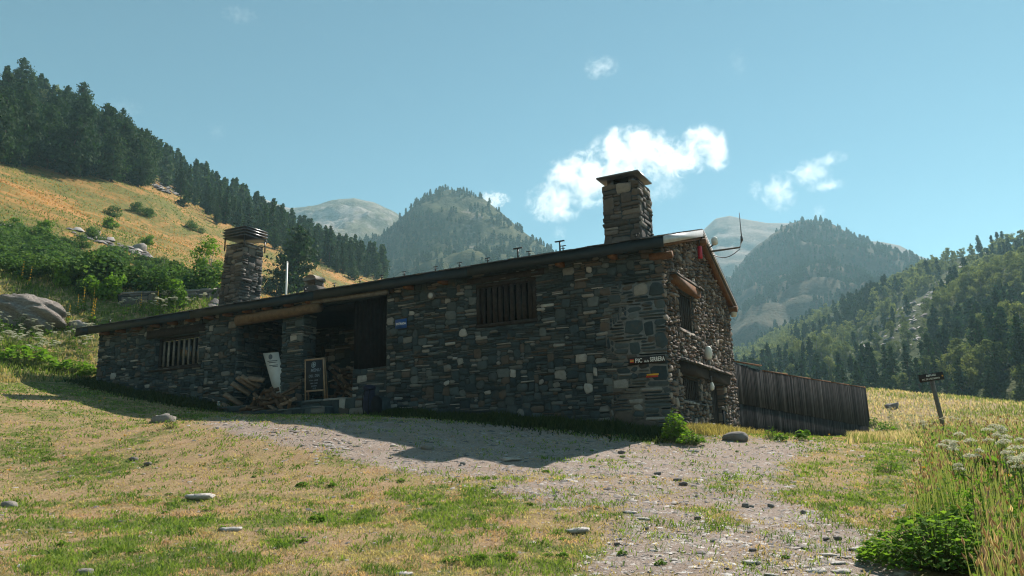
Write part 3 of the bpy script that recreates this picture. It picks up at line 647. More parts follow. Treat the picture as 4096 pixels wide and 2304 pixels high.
p = np.array([[1.10, 1.92, 10.0], [2.48, 1.92, 10.0], [2.48, 3.30, 10.0], [1.10, 3.30, 10.0]]); p2 = p + [0, 0, .05]
mb.add(L(np.concatenate([p, p2])), [[0, 1, 5, 4], [1, 2, 6, 5], [2, 3, 7, 6], [3, 0, 4, 7], [4, 5, 6, 7], [3, 2, 1, 0]])
for a_, b_ in ((1.32, 2.2), (2.02, 2.2), (1.32, 2.95), (2.02, 2.95)): mb.box(L, a_, a_ + .2, b_, b_ + .2, 9.76, 9.998)
c_ = part(mb, 'chimney_cap', M_hood, ch); c_.matrix_parent_inverse = Matrix.Identity(4)
ch2 = shaft('chimney', (18.05, 19.2, 1.8, 2.95), (17.92, 18.88, 1.85, 2.85), 7.5, 10.36, rgc, 'tapered rubble chimney under a louvred metal hood', .105, .062, prot=(.02, .085))
mb = MB(); cu_, ce_ = 18.40, 2.35
for k, (z, r_) in enumerate(((10.62, .62), (10.74, .64), (10.86, .64), (10.98, .62))):
    r2 = r_ - (.09 if k < 3 else .48)
    lo = np.array([[cu_ - r_, ce_ - r_, z], [cu_ + r_, ce_ - r_, z], [cu_ + r_, ce_ + r_, z], [cu_ - r_, ce_ + r_, z]]); lo2 = lo + [0, 0, .035]
    hi = np.array([[cu_ - r2, ce_ - r2, z + .11], [cu_ + r2, ce_ - r2, z + .11], [cu_ + r2, ce_ + r2, z + .11], [cu_ - r2, ce_ + r2, z + .11]])
    mb.add(L(np.concatenate([lo, lo2, hi])), [[0, 1, 5, 4], [1, 2, 6, 5], [2, 3, 7, 6], [3, 0, 4, 7], [4, 5, 9, 8], [5, 6, 10, 9], [6, 7, 11, 10], [7, 4, 8, 11], [8, 9, 10, 11], [3, 2, 1, 0]])
c_ = part(mb, 'chimney_hood', M_hood, ch2); c_.matrix_parent_inverse = Matrix.Identity(4)
for a_, b_ in ((17.84, 1.79), (18.96, 1.79), (17.84, 2.91), (18.96, 2.91)):
    mb = MB(); mb.box(L, a_ - .02, a_ + .02, b_ - .02, b_ + .02, 10.1, 10.63); c_ = part(mb, 'hood_post', M_black, ch2); c_.matrix_parent_inverse = Matrix.Identity(4)
mb = MB(); mb.box(L, 15.75, 16.4, 3.75, 4.3, 8.2, 8.62)
for a_ in (15.78, 16.30): mb.box(L, a_, a_ + .08, 3.78, 4.27, 8.62, 8.86)
us = np.linspace(0, math.pi, 7); pr = np.array([[16.075 + .36 * math.cos(t), 0, 8.86 + .24 * math.sin(t)] for t in us])
lo = pr.copy(); lo[:, 1] = 3.72; hi = pr.copy(); hi[:, 1] = 4.33
mb.add(L(np.concatenate([lo, hi])), [[i, i + 1, 8 + i, 7 + i] for i in range(6)], [[0, 1, 2, 3, 4, 5, 6]], [[13, 12, 11, 10, 9, 8, 7]], [[0, 7, 13, 6]])
part(mb, 'chimney', M_chim, label='small cowled vent chimney on the ridge')
# paint trail blaze
mb = MB(); mb.box(ML, .26, .58, 3.515, 3.56, .03, .062); part(mb, 'trail_mark', plain('yellow_paint', (.62, .34, .03), var=.2), label='yellow and red painted trail mark')
mb = MB(); mb.box(ML, .28, .60, 3.465, 3.512, .03, .062); part(mb, 'trail_mark', plain('red_paint', (.42, .05, .03), var=.2))
# ------------------------------------------------------------------ writing
def text_mesh(s, size, M, a, b, c, mat, name, parent, align='LEFT', ext=.003, shear=0.0, xs=1.0):
    cu = bpy.data.curves.new('lettering', 'FONT'); cu.body = s; cu.size = size; cu.extrude = ext; cu.align_x = align; cu.align_y = 'CENTER'; cu.resolution_u = 2; cu.offset = size * .012
    o = bpy.data.objects.new('lettering', cu); COL.objects.link(o); bpy.context.view_layer.update()
    me = bpy.data.meshes.new_from_object(o.evaluated_get(bpy.context.evaluated_depsgraph_get())); bpy.data.objects.remove(o)
    n = len(me.vertices); co = np.empty(n * 3); me.vertices.foreach_get('co', co); co = co.reshape(-1, 3)
    p = M(np.stack([a + co[:, 0] * xs, b + co[:, 1], c + co[:, 2]], -1)); me.vertices.foreach_set('co', p.astype(np.float32).ravel()); me.update()
    me.materials.clear(); me.materials.append(mat)
    t = bpy.data.objects.new(name, me); COL.objects.link(t); t.parent = parent; return t
def flip(M, a_ref): return lambda p: M(np.stack([a_ref - p[..., 0], p[..., 1], p[..., 2]], -1))   # long wall runs right to left

M_blue = plain('blue_enamel', (0.02, 0.075, 0.25), 0.4, 0.4, var=.1)
M_white2 = plain('white_letter', (0.75, 0.75, 0.72), 0.6, 0.3, var=.03)
M_brown = plain('dark_sign_board', (0.025, 0.018, 0.015), 0.6, 0.3)
def sub(mb, name, mat, par, **kw): return mb.build(name, mat, par, **kw)

# entrance sign
t = thing('entrance_sign', 'small blue sign reading ENTRADA fixed beside the porch opening', 'sign')
mb = MB(); mb.box(ML, 8.37, 8.81, 5.585, 5.885, .045, .062); sub(mb, 'sign_panel', M_blue, t)
text_mesh('ENTRADA', .098, flip(ML, 8.59), 0, 5.735, .064, M_white2, 'lettering', t, 'CENTER', xs=.86)
# peak sign
t = thing('peak_sign', 'dark brown board reading PIC DE LA SERRERA by the house corner', 'sign')
mb = MB(); mb.box(ML, .05, 1.06, 3.83, 4.03, .055, .075); sub(mb, 'sign_panel', M_brown, t)
F = flip(ML, .87)
text_mesh('PIC', .165, F, 0, 3.925, .077, M_white2, 'lettering', t, xs=.82); text_mesh('de la', .085, F, .25, 3.90, .077, M_white2, 'lettering', t, xs=.8); text_mesh('SERRERA', .165, F, .41, 3.93, .077, M_white2, 'lettering', t, xs=.62)
mb = MB()
for k, mcol in enumerate((0, 1, 0)): mb.box(F, -.145, -.04, 3.885 + k * .032, 3.915 + k * .032, .0755, .0785, mat=mcol)
sub(mb, 'flag_emblem', [plain('flag_red', (.5, .06, .04), var=.1), plain('flag_yellow', (.65, .42, .05), var=.1)], t)
# round wall lamp
t = thing('wall_lamp', 'round grey bulkhead lamp on the long shaded wall', 'lamp')
mb = MB(); c_ = ML(np.array([7.41, 6.5, .09])); nrm = -D2
mb.tube([c_ + D2 * .09, c_ - D2 * .02], [.125, .125], 18); sub(mb, 'lamp_housing', M_woodG, t)
mb = MB(); mb.tube([c_ - D2 * .021, c_ - D2 * .05, c_ - D2 * .065], [.098, .085, .04], 18); sub(mb, 'lamp_glass', plain('lamp_glass', (.35, .36, .36), .25, .5, var=.05), t, smooth=True)
# oval lamp on the gable
t = thing('gable_lamp', 'white oval lamp on a short pole above the gable door ledge', 'lamp')
b_ = MG(np.array([3.55, 4.42, .22])); prof = [(-.21, .02), (-.19, .07), (-.1, .105), (0, .115), (.1, .105), (.19, .07), (.21, .02)]
mb = MB(); mb.tube([b_ + [0, 0, z] for z, r in prof], [r for z, r in prof], 14); sub(mb, 'lamp_shade', M_white, t, smooth=True)
mb = MB(); mb.tube([b_ + [0, 0, -.2], b_ + [0, 0, -.52]], [.04, .035], 8); mb.tube([b_ + [0, 0, -.1], MG(np.array([3.55, 4.32, .0]))], [.02, .02], 6); sub(mb, 'lamp_bracket', M_woodG, t)
t = thing('gable_lamp', 'small white bulb lamp on the gable between lower window and door', 'lamp')
b_ = MG(np.array([3.72, 3.42, .2])); mb = MB(); mb.tube([b_ + [0, 0, z] for z in (-.12, -.09, 0, .09, .13)], [.02, .06, .075, .05, .02], 10); sub(mb, 'lamp_shade', M_white, t, smooth=True)
mb = MB(); mb.tube([b_ + [0, 0, .12], b_ + [0, 0, .32]], [.025, .025], 6); sub(mb, 'lamp_bracket', M_woodG, t)
# horn speaker under rear eave
t = thing('wall_lamp', 'pale round lamp under the rear eave of the gable', 'lamp')
b_ = MG(np.array([7.9, 6.28, .18])); mb = MB(); mb.tube([b_ + [0, 0, z] for z in (-.12, -.1, 0, .1, .12)], [.05, .1, .12, .1, .05], 12); sub(mb, 'lamp_shade', plain('cream_plastic', (.5, .46, .38), .5), t, smooth=True)
mb = MB(); mb.tube([b_, MG(np.array([7.9, 6.28, .0]))], [.03, .03], 6); sub(mb, 'lamp_bracket', M_woodG, t)
# red cylinder below ridge purlin
t = thing('warning_beacon', 'red cylinder beacon hanging under the gable ridge', 'beacon')
b_ = MG(np.array([3.75, 7.62, .16])); mb = MB(); mb.tube([b_ + [0, 0, z] for z in (-.2, -.18, .18, .2)], [.06, .075, .075, .06], 12); sub(mb, 'beacon_body', M_red, t, smooth=True)
mb = MB(); mb.tube([b_ + [0, 0, .2], b_ + [0, 0, .42]], [.02, .02], 6); sub(mb, 'beacon_bracket', M_black, t)
# floodlight and antenna at the verge
t = thing('floodlight', 'small round floodlight at the roof verge near the antenna', 'lamp')
b_ = MG(np.array([4.75, 8.2, .42])); mb = MB(); mb.tube([b_ + [0, 0, z] for z in (-.14, -.1, .02, .1, .13)], [.05, .10, .11, .09, .03], 12); sub(mb, 'lamp_housing', M_white, t, smooth=True)
mb = MB(); mb.tube([b_ + [0, 0, -.1], MG(np.array([4.7, 7.98, .25]))], [.025, .025], 6); sub(mb, 'lamp_bracket', M_black, t)
t = thing('antenna', 'thin whip antenna on a bracket arm at the roof verge', 'antenna')
q0 = MG(np.array([4.9, 7.9, .2])); q1 = MG(np.array([5.3, 8.0, 1.1])); q2 = q1 + np.array([.1, .05, .25])
mb = MB(); mb.tube([q0, q1, q2], [.035, .03, .04], 8); sub(mb, 'bracket_arm', M_woodG, t)
mb = MB(); mb.tube([q2, q2 + [0, 0, .15]], [.045, .035], 8); mb.tube([q2 + [0, 0, .15], q2 + [0, 0, .95]], [.018, .010], 6); sub(mb, 'whip', M_hood, t)
mb = MB(); an = np.linspace(0, 1, 9); mb.tube([q0 + (q1 - q0) * a_ + [0, 0, -.05 - .22 * math.sin(a_ * math.pi)] for a_ in an], .014, 6); sub(mb, 'cable', M_black, t)
# flagpole behind the house
_d = ray(722.5, 660); p = EYE + _d * (((C0 + D2 * 9.6 - EYE) @ D2) / (_d @ D2)); PT = p[2] + .0; gz_ = float(H(p[0], p[1])); t = thing('pole', 'thin pale metal pole standing behind the slate roof', 'pole', (p[0], p[1], gz_))
mb = MB(); mb.tube([(0, 0, -.3), (0, 0, PT - gz_)], [.055, .05], 10); sub(mb, 'pole_shaft', M_white, t)
mb = MB(); mb.tube([(0, 0, PT - gz_), (0, 0, PT + .06 - gz_)], [.06, .03], 10); sub(mb, 'pole_cap', M_white, t)
# chalkboard easel
M_pine = wood_mat('pale_pine', (0.27, 0.185, 0.12), (0.38, 0.27, 0.18), (3, 3, 3)); M_chalkb = plain('chalkboard', (0.018, 0.022, 0.028), .7, .2)
M_chalk = plain('chalk', (0.16, 0.20, 0.24), .9, .1); M_chalk2 = plain('chalk_emblem', (0.30, 0.38, 0.42), .9, .1)
t = thing('chalkboard_sign', 'wooden A-frame chalkboard with pale frame standing on the terrace', 'chalkboard')
def tilt(base_c, top_c, z0, z1):
    def F_(p):  # p=(u, z, out)
        k_ = (p[..., 1] - z0) / (z1 - z0); return ML(np.stack([p[..., 0], p[..., 1], base_c + (top_c - base_c) * k_ + p[..., 2]], -1))
    return F_
z0, z1 = 3.47, 4.84; TF = tilt(.62, .42, z0, z1); TB = tilt(.02, .36, z0, z1)
def leg(F_, ub, ut, c0, c1, wd=.05):
    mb = MB(); p = np.array([[ub, z0, c0], [ub + wd, z0, c0], [ut, z1, c0], [ut + wd, z1, c0], [ub, z0, c1], [ub + wd, z0, c1], [ut, z1, c1], [ut + wd, z1, c1]], float)
    mb.add(F_(p), [[0, 2, 3, 1], [4, 5, 7, 6], [0, 1, 5, 4], [2, 6, 7, 3], [0, 4, 6, 2], [1, 3, 7, 5]]); return mb
for F_, q_ in ((TF, 0), (TB, .42)):
    sub(leg(F_, 11.13 + q_, 11.42, 0, .03), 'leg', M_pine, t); sub(leg(F_, 11.96 + q_, 12.2, 0, .03), 'leg', M_pine, t)
mb = MB(); mb.box(TF, 11.40, 12.26, 4.79, 4.85, -.002, .032); sub(mb, 'frame_rail', M_pine, t); mb = MB(); mb.box(TF, 11.26, 12.02, 3.74, 3.795, -.002, .028); sub(mb, 'frame_rail', M_pine, t)
mb = MB(); p = np.array([[11.30, 3.79, .008], [12.03, 3.79, .008], [11.47, 4.79, .008], [12.21, 4.79, .008], [11.30, 3.79, .02], [12.03, 3.79, .02], [11.47, 4.79, .02], [12.21, 4.79, .02]])
mb.add(TF(p), [[0, 2, 3, 1], [4, 5, 7, 6], [0, 1, 5, 4], [2, 6, 7, 3], [0, 4, 6, 2], [1, 3, 7, 5]]); bd = sub(mb, 'board', M_chalkb, t)
mb = MB(); an = np.linspace(0, 2 * math.pi, 29)
for r0_, r1_ in ((.085, .098), (.062, .068)):
    pi_ = np.array([[11.83 + r0_ * math.cos(a_), 4.64 + r0_ * math.sin(a_), .023] for a_ in an]); po = np.array([[11.83 + r1_ * math.cos(a_), 4.64 + r1_ * math.sin(a_), .023] for a_ in an])
    mb.add(TF(np.concatenate([pi_, po])), [[i, i + 1, 30 + i, 29 + i] for i in range(28)])
mb.box(TF, 11.775, 11.885, 4.625, 4.648, .021, .024); mb.box(TF, 11.815, 11.845, 4.655, 4.70, .021, .024); mb.box(TF, 11.805, 11.855, 4.59, 4.612, .021, .024); sub(mb, 'emblem', M_chalk2, bd)
F = flip(TF, 11.74)
for s_, z_, sz, a_ in (('MENU', 4.45, .15, .03), ('DEL DIA', 4.26, .13, 0), ('arros - pasta', 4.12, .075, .0), ('carn / peix', 4.02, .075, .03), ('postres', 3.93, .075, .05), ('18 E', 3.84, .08, .07)):
    text_mesh(s_, sz, F, a_, z_, .022, M_chalk, 'chalk_writing', bd, 'CENTER', ext=.001)
# leaning white information panel
t = thing('information_panel', 'tall white panel with printed lines leaning behind the stone pillar', 'panel')
def IP(p):   # (u right->, z, out): sheared lean
    return ML(np.stack([14.36 + p[..., 0] + (p[..., 1] - 4.0) * .17, p[..., 1], -.55 + (p[..., 1] - 4.0) * -.12 + p[..., 2]], -1))
mb = MB(); pp = [(-.42, 3.5), (.02, 3.5), (.30, 5.36), (-.4, 5.38)]
pp = [(-.50, 3.50), (.06, 3.50), (.78, 5.44), (.02, 5.42)]
mb.add(IP(np.array([[a_, b_, 0] for a_, b_ in pp] + [[a_, b_, .02] for a_, b_ in pp])), [[0, 3, 2, 1], [4, 5, 6, 7], [0, 1, 5, 4], [1, 2, 6, 5], [2, 3, 7, 6], [3, 0, 4, 7]])
pb = sub(mb, 'panel_board', plain('panel_white', (.60, .64, .64), .5, .3, var=.06), t)
mb = MB(); M_print = plain('printed_ink', (.12, .15, .18), .7, .2)
for k, (z_, u0_, u1_) in enumerate(((5.10, .06, .55), (5.04, .10, .48), (4.93, .04, .46), (4.88, .04, .3))):
    mb.box(IP, u0_, u1_, z_, z_ + .03, .0205, .023)
p = np.array([[.40 + .1 * math.cos(a_), 5.27 + .1 * math.sin(a_), .023] for a_ in np.linspace(0, 2 * math.pi, 17)[:-1]]); mb.add(IP(p), [list(range(16))]); sub(mb, 'printed_lines', M_print, pb)

# firewood
M_bark = plain('bark', (.085, .055, .038), .95, .1, var=.5, sc_=9, bump=.8); M_cut = plain('cut_wood', (.24, .15, .095), .85, .1, var=.3, sc_=14); M_split = plain('split_wood', (.19, .135, .095), .9, .1, var=.4, sc_=10, bump=.4)
logs = []
for k in range(5):
    mb = MB(); ln = .5 + .06 * k; n = 7; rad = rng.uniform(.062, .09)
    if k in (1, 3):   # split wedge
        a0 = rng.uniform(0, 6); pr = [(0, 0)] + [(rad * 1.25 * math.cos(a0 + t), rad * 1.25 * math.sin(a0 + t)) for t in np.linspace(0, 1.9, 5)]
        lo = np.array([[-ln / 2, x, z] for x, z in pr]); hi = lo + [ln, 0, 0]; hi[:, 1:] *= .92; m_ = len(pr)
        mb.add(np.concatenate([lo, hi]), [[i, (i + 1) % m_, m_ + (i + 1) % m_, m_ + i] for i in range(1, m_ - 1)], mat=0)
        mb.add(np.concatenate([lo, hi]), [[0, 1, m_ + 1, m_], [m_ - 1, 0, m_, 2 * m_ - 1]], mat=2); mb.add(lo, [list(range(m_))[::-1]], mat=1); mb.add(hi, [list(range(m_))], mat=1)
    elif k == 4:      # sawn plank
        mb.box(ID, -ln / 2, ln / 2, -.085, .085, -.04, .04, jit=.008, mat=2)
    else: mb.tube([(-ln / 2, 0, 0), (-ln / 6, .01, .008), (ln / 6, -.008, .012), (ln / 2, 0, 0)], [rad, rad * .95, rad * 1.02, rad * .93], 9, jit=.1, cap=1)
    logs.append(mesh_data('firewood_log', mb, [M_bark, M_cut, M_split]))
def log(u, e, z, k, yaw, pitch, label, group, roll=None):
    p = L(np.array([u, e, z])); o = bpy.data.objects.new('firewood_log', logs[k]); COL.objects.link(o); o.location = p
    base = math.atan2(D1[1], D1[0]); o.rotation_mode = 'ZYX'; o.rotation_euler = (rng.uniform(0, 6) if roll is None else roll, pitch, base + yaw); tag(o, label, 'firewood', group)
# front pile on the terrace edge
for r_, (n_, z_) in enumerate(((6, 3.30), (5, 3.43), (5, 3.56), (3, 3.69))):
    for i in range(n_):
        log(12.25 + i * .36 + rng.uniform(-.06, .06) + r_ * .07, -1.12 + rng.uniform(-.06, .06), z_ + rng.uniform(-.015, .02), int(rng.integers(0, 4)), rng.uniform(-.35, .35) + (1.4 if rng.random() < .3 else 0), rng.uniform(-.12, .12),
            'split firewood log in the low pile at the terrace edge before the pillar', 'firewood pile at the terrace edge')
log(13.0, -1.15, 3.83, 0, .35, .2, 'reddish round log lying on top of the low firewood pile', None)
log(12.2, -1.12, 3.74, 1, -.1, .05, 'pale split log on the right of the low firewood pile', None)
# left pile inside the porch
for r_ in range(3):
    for i in range(4 - r_):
        log(14.1 + i * .30 + r_ * .15 + rng.uniform(-.05, .05), .2 + rng.uniform(-.1, .1), 3.54 + r_ * .15, int(rng.integers(0, 4)), 1.3 + rng.uniform(-.3, .3), rng.uniform(-.1, .1), 'dark firewood log heaped in the left corner of the porch', 'firewood heap in the left porch corner')
for (u_, z_, pt, yw, lab) in ((15.25, 4.02, .62, .25, 'pale sawn plank offcut on top of the left firewood heap'), (15.02, 4.20, .60, .2, 'topmost pale sawn plank on the left firewood heap'), (14.80, 4.24, .62, .3, 'grey sawn plank right of the pale ones on the left firewood heap'),
                              (15.6, 3.66, .55, .2, 'bluish plank sloping at the foot of the left firewood heap'), (15.75, 3.38, 0, .05, 'weathered plank lying flat on the terrace left of the firewood'), (14.55, 4.3, -.25, .1, 'brown plank end sticking up behind the left firewood heap')):
    log(u_, -.38, z_ + .05, 4, yw, pt, lab, None, .9)
# stack against the back of the porch, behind the chalkboard
for r_ in range(8):
    for i in range(4):
        log(10.95 + i * .36 + rng.uniform(-.05, .05), .95 + rng.uniform(-.05, .05), 3.56 + r_ * .15, int(rng.integers(0, 4)), rng.uniform(-.25, .25) + (0 if r_ % 2 else 1.45), rng.uniform(-.05, .05), 'shaded firewood log in the stack behind the chalkboard', 'firewood stack behind the chalkboard')
# glass jar on the terrace
p = L(np.array([15.72, -.9, 3.47])); t = thing('glass_jar', 'small clear glass jar standing by the planks on the terrace', 'jar', tuple(p))
M_jar = NT('jar_glass', .08, .5); M_jar.col((.75, .85, .85)); M_jar.b.inputs['Transmission Weight'].default_value = .85; mb = MB(); mb.tube([(0, 0, 0), (0, 0, .1), (0, 0, .125), (0, 0, .14)], [.045, .05, .035, .035], 12); sub(mb, 'jar_body', M_jar.m, t, smooth=True)
mb = MB(); mb.tube([(0, 0, .141), (0, 0, .16)], [.04, .04], 12); sub(mb, 'lid', M_white, t)
# backpack leaning on the wall
M_pack = plain('dark_blue_nylon', (.018, .022, .045), .7, .2, var=.3, sc_=12, bump=.5); M_strap = plain('black_strap', (.012, .012, .014), .8, .1)
def sblob(name, mat, par, c, r, seed, n=(20, 14), amp=.12, fq=3.0, squash=None, e=2.4):
    mb = MB(); nu, nv = n; th = np.linspace(0, 2 * math.pi, nu, endpoint=False); ph = np.linspace(-math.pi / 2, math.pi / 2, nv)
    T, Pp = np.meshgrid(th, ph, indexing='ij'); sp = lambda v: np.sign(v) * np.abs(v) ** (2 / e)
    x = sp(np.cos(Pp)) * sp(np.cos(T)); y = sp(np.cos(Pp)) * sp(np.sin(T)); z = sp(np.sin(Pp))
    d = 1 + amp * 2 * (fbm(x * fq + seed, y * fq + z * fq * 1.3, 3, seed) - .5)
    V = np.stack([x * d * r[0] + c[0], y * d * r[1] + c[1], z * d * r[2] + c[2]], -1)
    idx = np.arange(nu * nv).reshape(nu, nv); i2 = np.roll(idx, -1, 0); mb.add(V.reshape(-1, 3), np.stack([idx[:, :-1], i2[:, :-1], i2[:, 1:], idx[:, 1:]], -1).reshape(-1, 4))
    return mb.build(name, mat, par, smooth=True)
p = L(np.array([9.0, -1.05, 0])); gz_ = float(H(p[0], p[1])); t = thing('backpack', 'dark blue hiking backpack leaning by the end of the terrace', 'backpack', (p[0], p[1], gz_ + .02), math.atan2(D1[1], D1[0]))
sblob('pack_body', M_pack, t, (0, 0, .42), (.2, .16, .40), 3); sblob('pack_lid', M_pack, t, (.02, .0, .84), (.19, .17, .1), 5); sblob('front_pocket', M_pack, t, (0, .15, .34), (.15, .07, .22), 7); sblob('sleeping_mat', M_strap, t, (-.3, .05, .30), (.16, .15, .28), 9)
for s_ in (-.1, .1):
    mb = MB(); mb.tube([(s_, .12, .80), (s_ * 1.1, .2, .6), (s_ * 1.1, .22, .3), (s_, .15, .06)], .015, 6); sub(mb, 'strap', M_strap, t)
# hiking pole by the gable door
p = MG(np.array([4.12, 0, .38])); gz_ = float(H(p[0], p[1])); t = thing('bollard_post', 'thin black post with pale cap beside the gable door', 'post', (p[0], p[1], gz_))
mb = MB(); mb.tube([(0, 0, -.1), (0, 0, .72)], [.03, .03], 8); sub(mb, 'post_shaft', M_black, t); mb = MB(); mb.tube([(0, 0, .72), (0, 0, .80), (0, 0, .82)], [.055, .055, .02], 10); sub(mb, 'post_cap', M_woodG, t)

# ------------------------------------------------------------------ timber fence wall beside the gable
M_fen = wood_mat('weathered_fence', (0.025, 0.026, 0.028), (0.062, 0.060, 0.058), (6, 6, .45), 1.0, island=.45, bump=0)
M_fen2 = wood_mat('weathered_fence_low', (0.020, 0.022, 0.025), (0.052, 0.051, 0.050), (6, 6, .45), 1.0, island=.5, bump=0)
FA = R(40.8); FD = np.array([math.sin(FA), math.cos(FA), 0]); FN = np.array([math.cos(FA), -math.sin(FA), 0]); F0 = C0 + D2 * 8.15 + D1 * .12
def MF(p):
    p = np.asarray(p, float); return F0 + p[..., :1] * FD + p[..., 1:2] * np.array([0, 0, 1.]) + p[..., 2:3] * FN
t = thing('timber_fence', 'tall weathered timber board fence standing against the gable end', 'fence', tuple(F0 + [0, 0, 1.9])); FOFF = Matrix.Translation(-Vector(F0 + np.array([0, 0, 1.9])))
def fpart(mb, name, mat): o = mb.build(name, mat, t); o.matrix_parent_inverse = FOFF; return o
FL = 14.9
def ftop(s): return 4.36 + .10 * math.exp(-s / 1.2) * 2 + (FL - s) * .004
def fmid(s): return 3.38 - s * .048
mb = MB(); s_ = -.1
while s_ < FL:
    wd = rng.uniform(.085, .13); gz_ = float(H(*MF(np.array([s_, 0, 0]))[:2])); z0_ = fmid(s_) - .25
    mb.box(MF, s_, min(s_ + wd - .008, FL), z0_ + rng.uniform(-.01, .01) if s_ < FL - .4 else z0_ - .0, ftop(s_) + rng.uniform(-.012, .012), .035 + rng.uniform(0, .012), .062 + rng.uniform(0, .012)); s_ += wd
mb.box(MF, FL - .16, FL + .12, 2.70, ftop(FL), .02, .075)
fpart(mb, 'upper_boards', M_fen)
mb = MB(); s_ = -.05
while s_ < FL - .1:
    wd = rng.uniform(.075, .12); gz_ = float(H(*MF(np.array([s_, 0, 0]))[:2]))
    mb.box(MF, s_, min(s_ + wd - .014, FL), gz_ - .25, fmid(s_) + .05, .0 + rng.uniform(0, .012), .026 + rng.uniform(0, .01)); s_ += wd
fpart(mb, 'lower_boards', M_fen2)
mb = MB(); mb.box(MF, 0, FL - .05, 2.1, 2.22, -.08, -.004); mb.box(MF, 0, FL - .05, 4.0, 4.12, -.08, -.004); fpart(mb, 'rail', M_woodD)
for k in range(6):
    s_ = .3 + k * 2.85; mb = MB(); mb.box(MF, s_ - .07, s_ + .07, 1.3, 4.25, -.22, -.082); fpart(mb, 'post', M_woodD)
mb = MB(); s_ = 0
while s_ < FL:
    mb.box(MF, s_, min(s_ + 2.47, FL + .1), ftop(s_) - .02, ftop(s_) + .025, .0, .085); s_ += 2.5
fpart(mb, 'top_cap', M_woodR)

# ------------------------------------------------------------------ signpost on the right
p = at(2378, 1092, 25); gz_ = float(H(p[0], p[1])); t = thing('signpost', 'leaning wooden signpost with a dark lettered board in the meadow', 'signpost', (p[0], p[1], gz_), R(-24))
t.rotation_euler = (R(2), R(-5.5), R(-24)); hh = 2.0
mb = MB(); mb.tube([(0, 0, -.3), (0, 0, 1.0), (0, 0, hh)], [.072, .07, .066], 10, jit=.04); sub(mb, 'post', M_woodG, t)
mb = MB(); mb.box(ID, -.36, .36, -.115, -.075, hh - .25, hh + .0)
bd = sub(mb, 'board', M_brown, t)
MS = lambda q: np.stack([q[..., 0], -.118 - q[..., 2], hh - .125 + q[..., 1]], -1)
text_mesh('REFUGI', .085, MS, 0, .055, .0, M_white2, 'lettering', bd, 'CENTER'); text_mesh('PIC DE L\'ESTANYO', .072, MS, -.02, -.055, .0, M_white2, 'lettering', bd, 'CENTER', xs=.85)
mb = MB(); mb.box(MS, .30, .345, -.03, .02, .0, .004); sub(mb, 'trail_mark', plain('orange_paint', (.6, .3, .03)), bd)
# ------------------------------------------------------------------ trees
M_needle = leaf_mat('pine_needles', (0.018, 0.042, 0.022), (0.046, 0.080, 0.034), .22, .3, (1.1, 1.5, .8))
M_trunk = plain('pine_bark', (0.085, 0.060, 0.045), .95, .1, var=.4, sc_=4, bump=.6)
M_leaf = leaf_mat('birch_leaves', (0.085, 0.118, 0.050), (0.18, 0.205, 0.090), .50, .25, (1.2, 1.3, .8))
M_leafb = leaf_mat('bright_leaves', (0.065, 0.145, 0.022), (0.16, 0.27, 0.045), .45, .2, (1.3, 1.45, .6))
M_birch = plain('pale_bark', (0.30, 0.28, 0.25), .9, .1, var=.35, sc_=5)
M_heath = leaf_mat('heath_leaves', (0.040, 0.092, 0.034), (0.115, 0.185, 0.058), .35, .25, (1.2, 1.4, .7))

def cards(P, N, size, rg, asp=1.0):
    """small leaf faces at P, lying roughly across direction N"""
    n = len(P); a = np.cross(N, rg.normal(size=(n, 3))); a /= np.linalg.norm(a, axis=1)[:, None] + 1e-9; b = np.cross(N, a); b /= np.linalg.norm(b, axis=1)[:, None] + 1e-9
    s = np.broadcast_to(size, (n,))[:, None]
    V = np.stack([P - a * s * .5 * asp, P + b * s * .42 + N * s * .08, P + a * s * .5 * asp, P - b * s * .42 - N * s * .05], 1).reshape(-1, 3)
    return V, np.arange(n * 4).reshape(n, 4)
def pine_arrays(h, cr, n, seed, clear=.08, size=.5, ragged=.35, lean=0.0, tip=.9):
    rg = np.random.default_rng(seed); nw = max(6, int(h * 1.9)); P = []; Nn = []; br = []
    for i in range(nw):
        t = clear + (1 - clear) * (i + rg.uniform(-.3, .3)) / nw; t = min(max(t, clear), .985)
        prof = ((1 - t) ** tip) * (1 - .55 * max(0, (.22 - (t - clear)) / .22)); nb = rg.integers(4, 8)
        for k in range(nb):
            a = rg.uniform(0, 2 * math.pi); ln = cr * prof * rg.uniform(1 - ragged, 1 + ragged) + .15; dr = rg.uniform(-.18, .28) - .1 * (1 - t)
            m_ = max(3, int(n * ln / (cr * nw * 3.4)))
            s_ = rg.uniform(.12, 1, m_) ** .75; sp = rg.normal(size=(m_, 3)) * (.10 + .13 * ln) * (0.5 + s_[:, None] * .6)
            q = np.stack([np.cos(a) * ln * s_, np.sin(a) * ln * s_, t * h + dr * ln * s_ + .12 * ln * s_ ** 2], -1) + sp * [1, 1, .55]
            q[:, 0] += lean * q[:, 2]; P.append(q); d = np.stack([np.cos(a) * np.ones(m_), np.sin(a) * np.ones(m_), np.full(m_, .5)], -1); Nn.append(d + rg.normal(size=(m_, 3)) * .7)
            if k < 3: br.append((t * h, a, ln, dr))
    m_ = max(6, n // 40); q = np.stack([rg.normal(size=m_) * .10, rg.normal(size=m_) * .10, rg.uniform(h * .9, h * 1.01, m_)], -1); q[:, 0] += lean * q[:, 2]; P.append(q); Nn.append(rg.normal(size=(m_, 3)))
    P = np.concatenate(P); Nn = np.concatenate(Nn); Nn /= np.linalg.norm(Nn, axis=1)[:, None]
    V, F = cards(P, Nn, size * rg.uniform(.6, 1.3, len(P)), rg, 1.35)
    return V, F, br
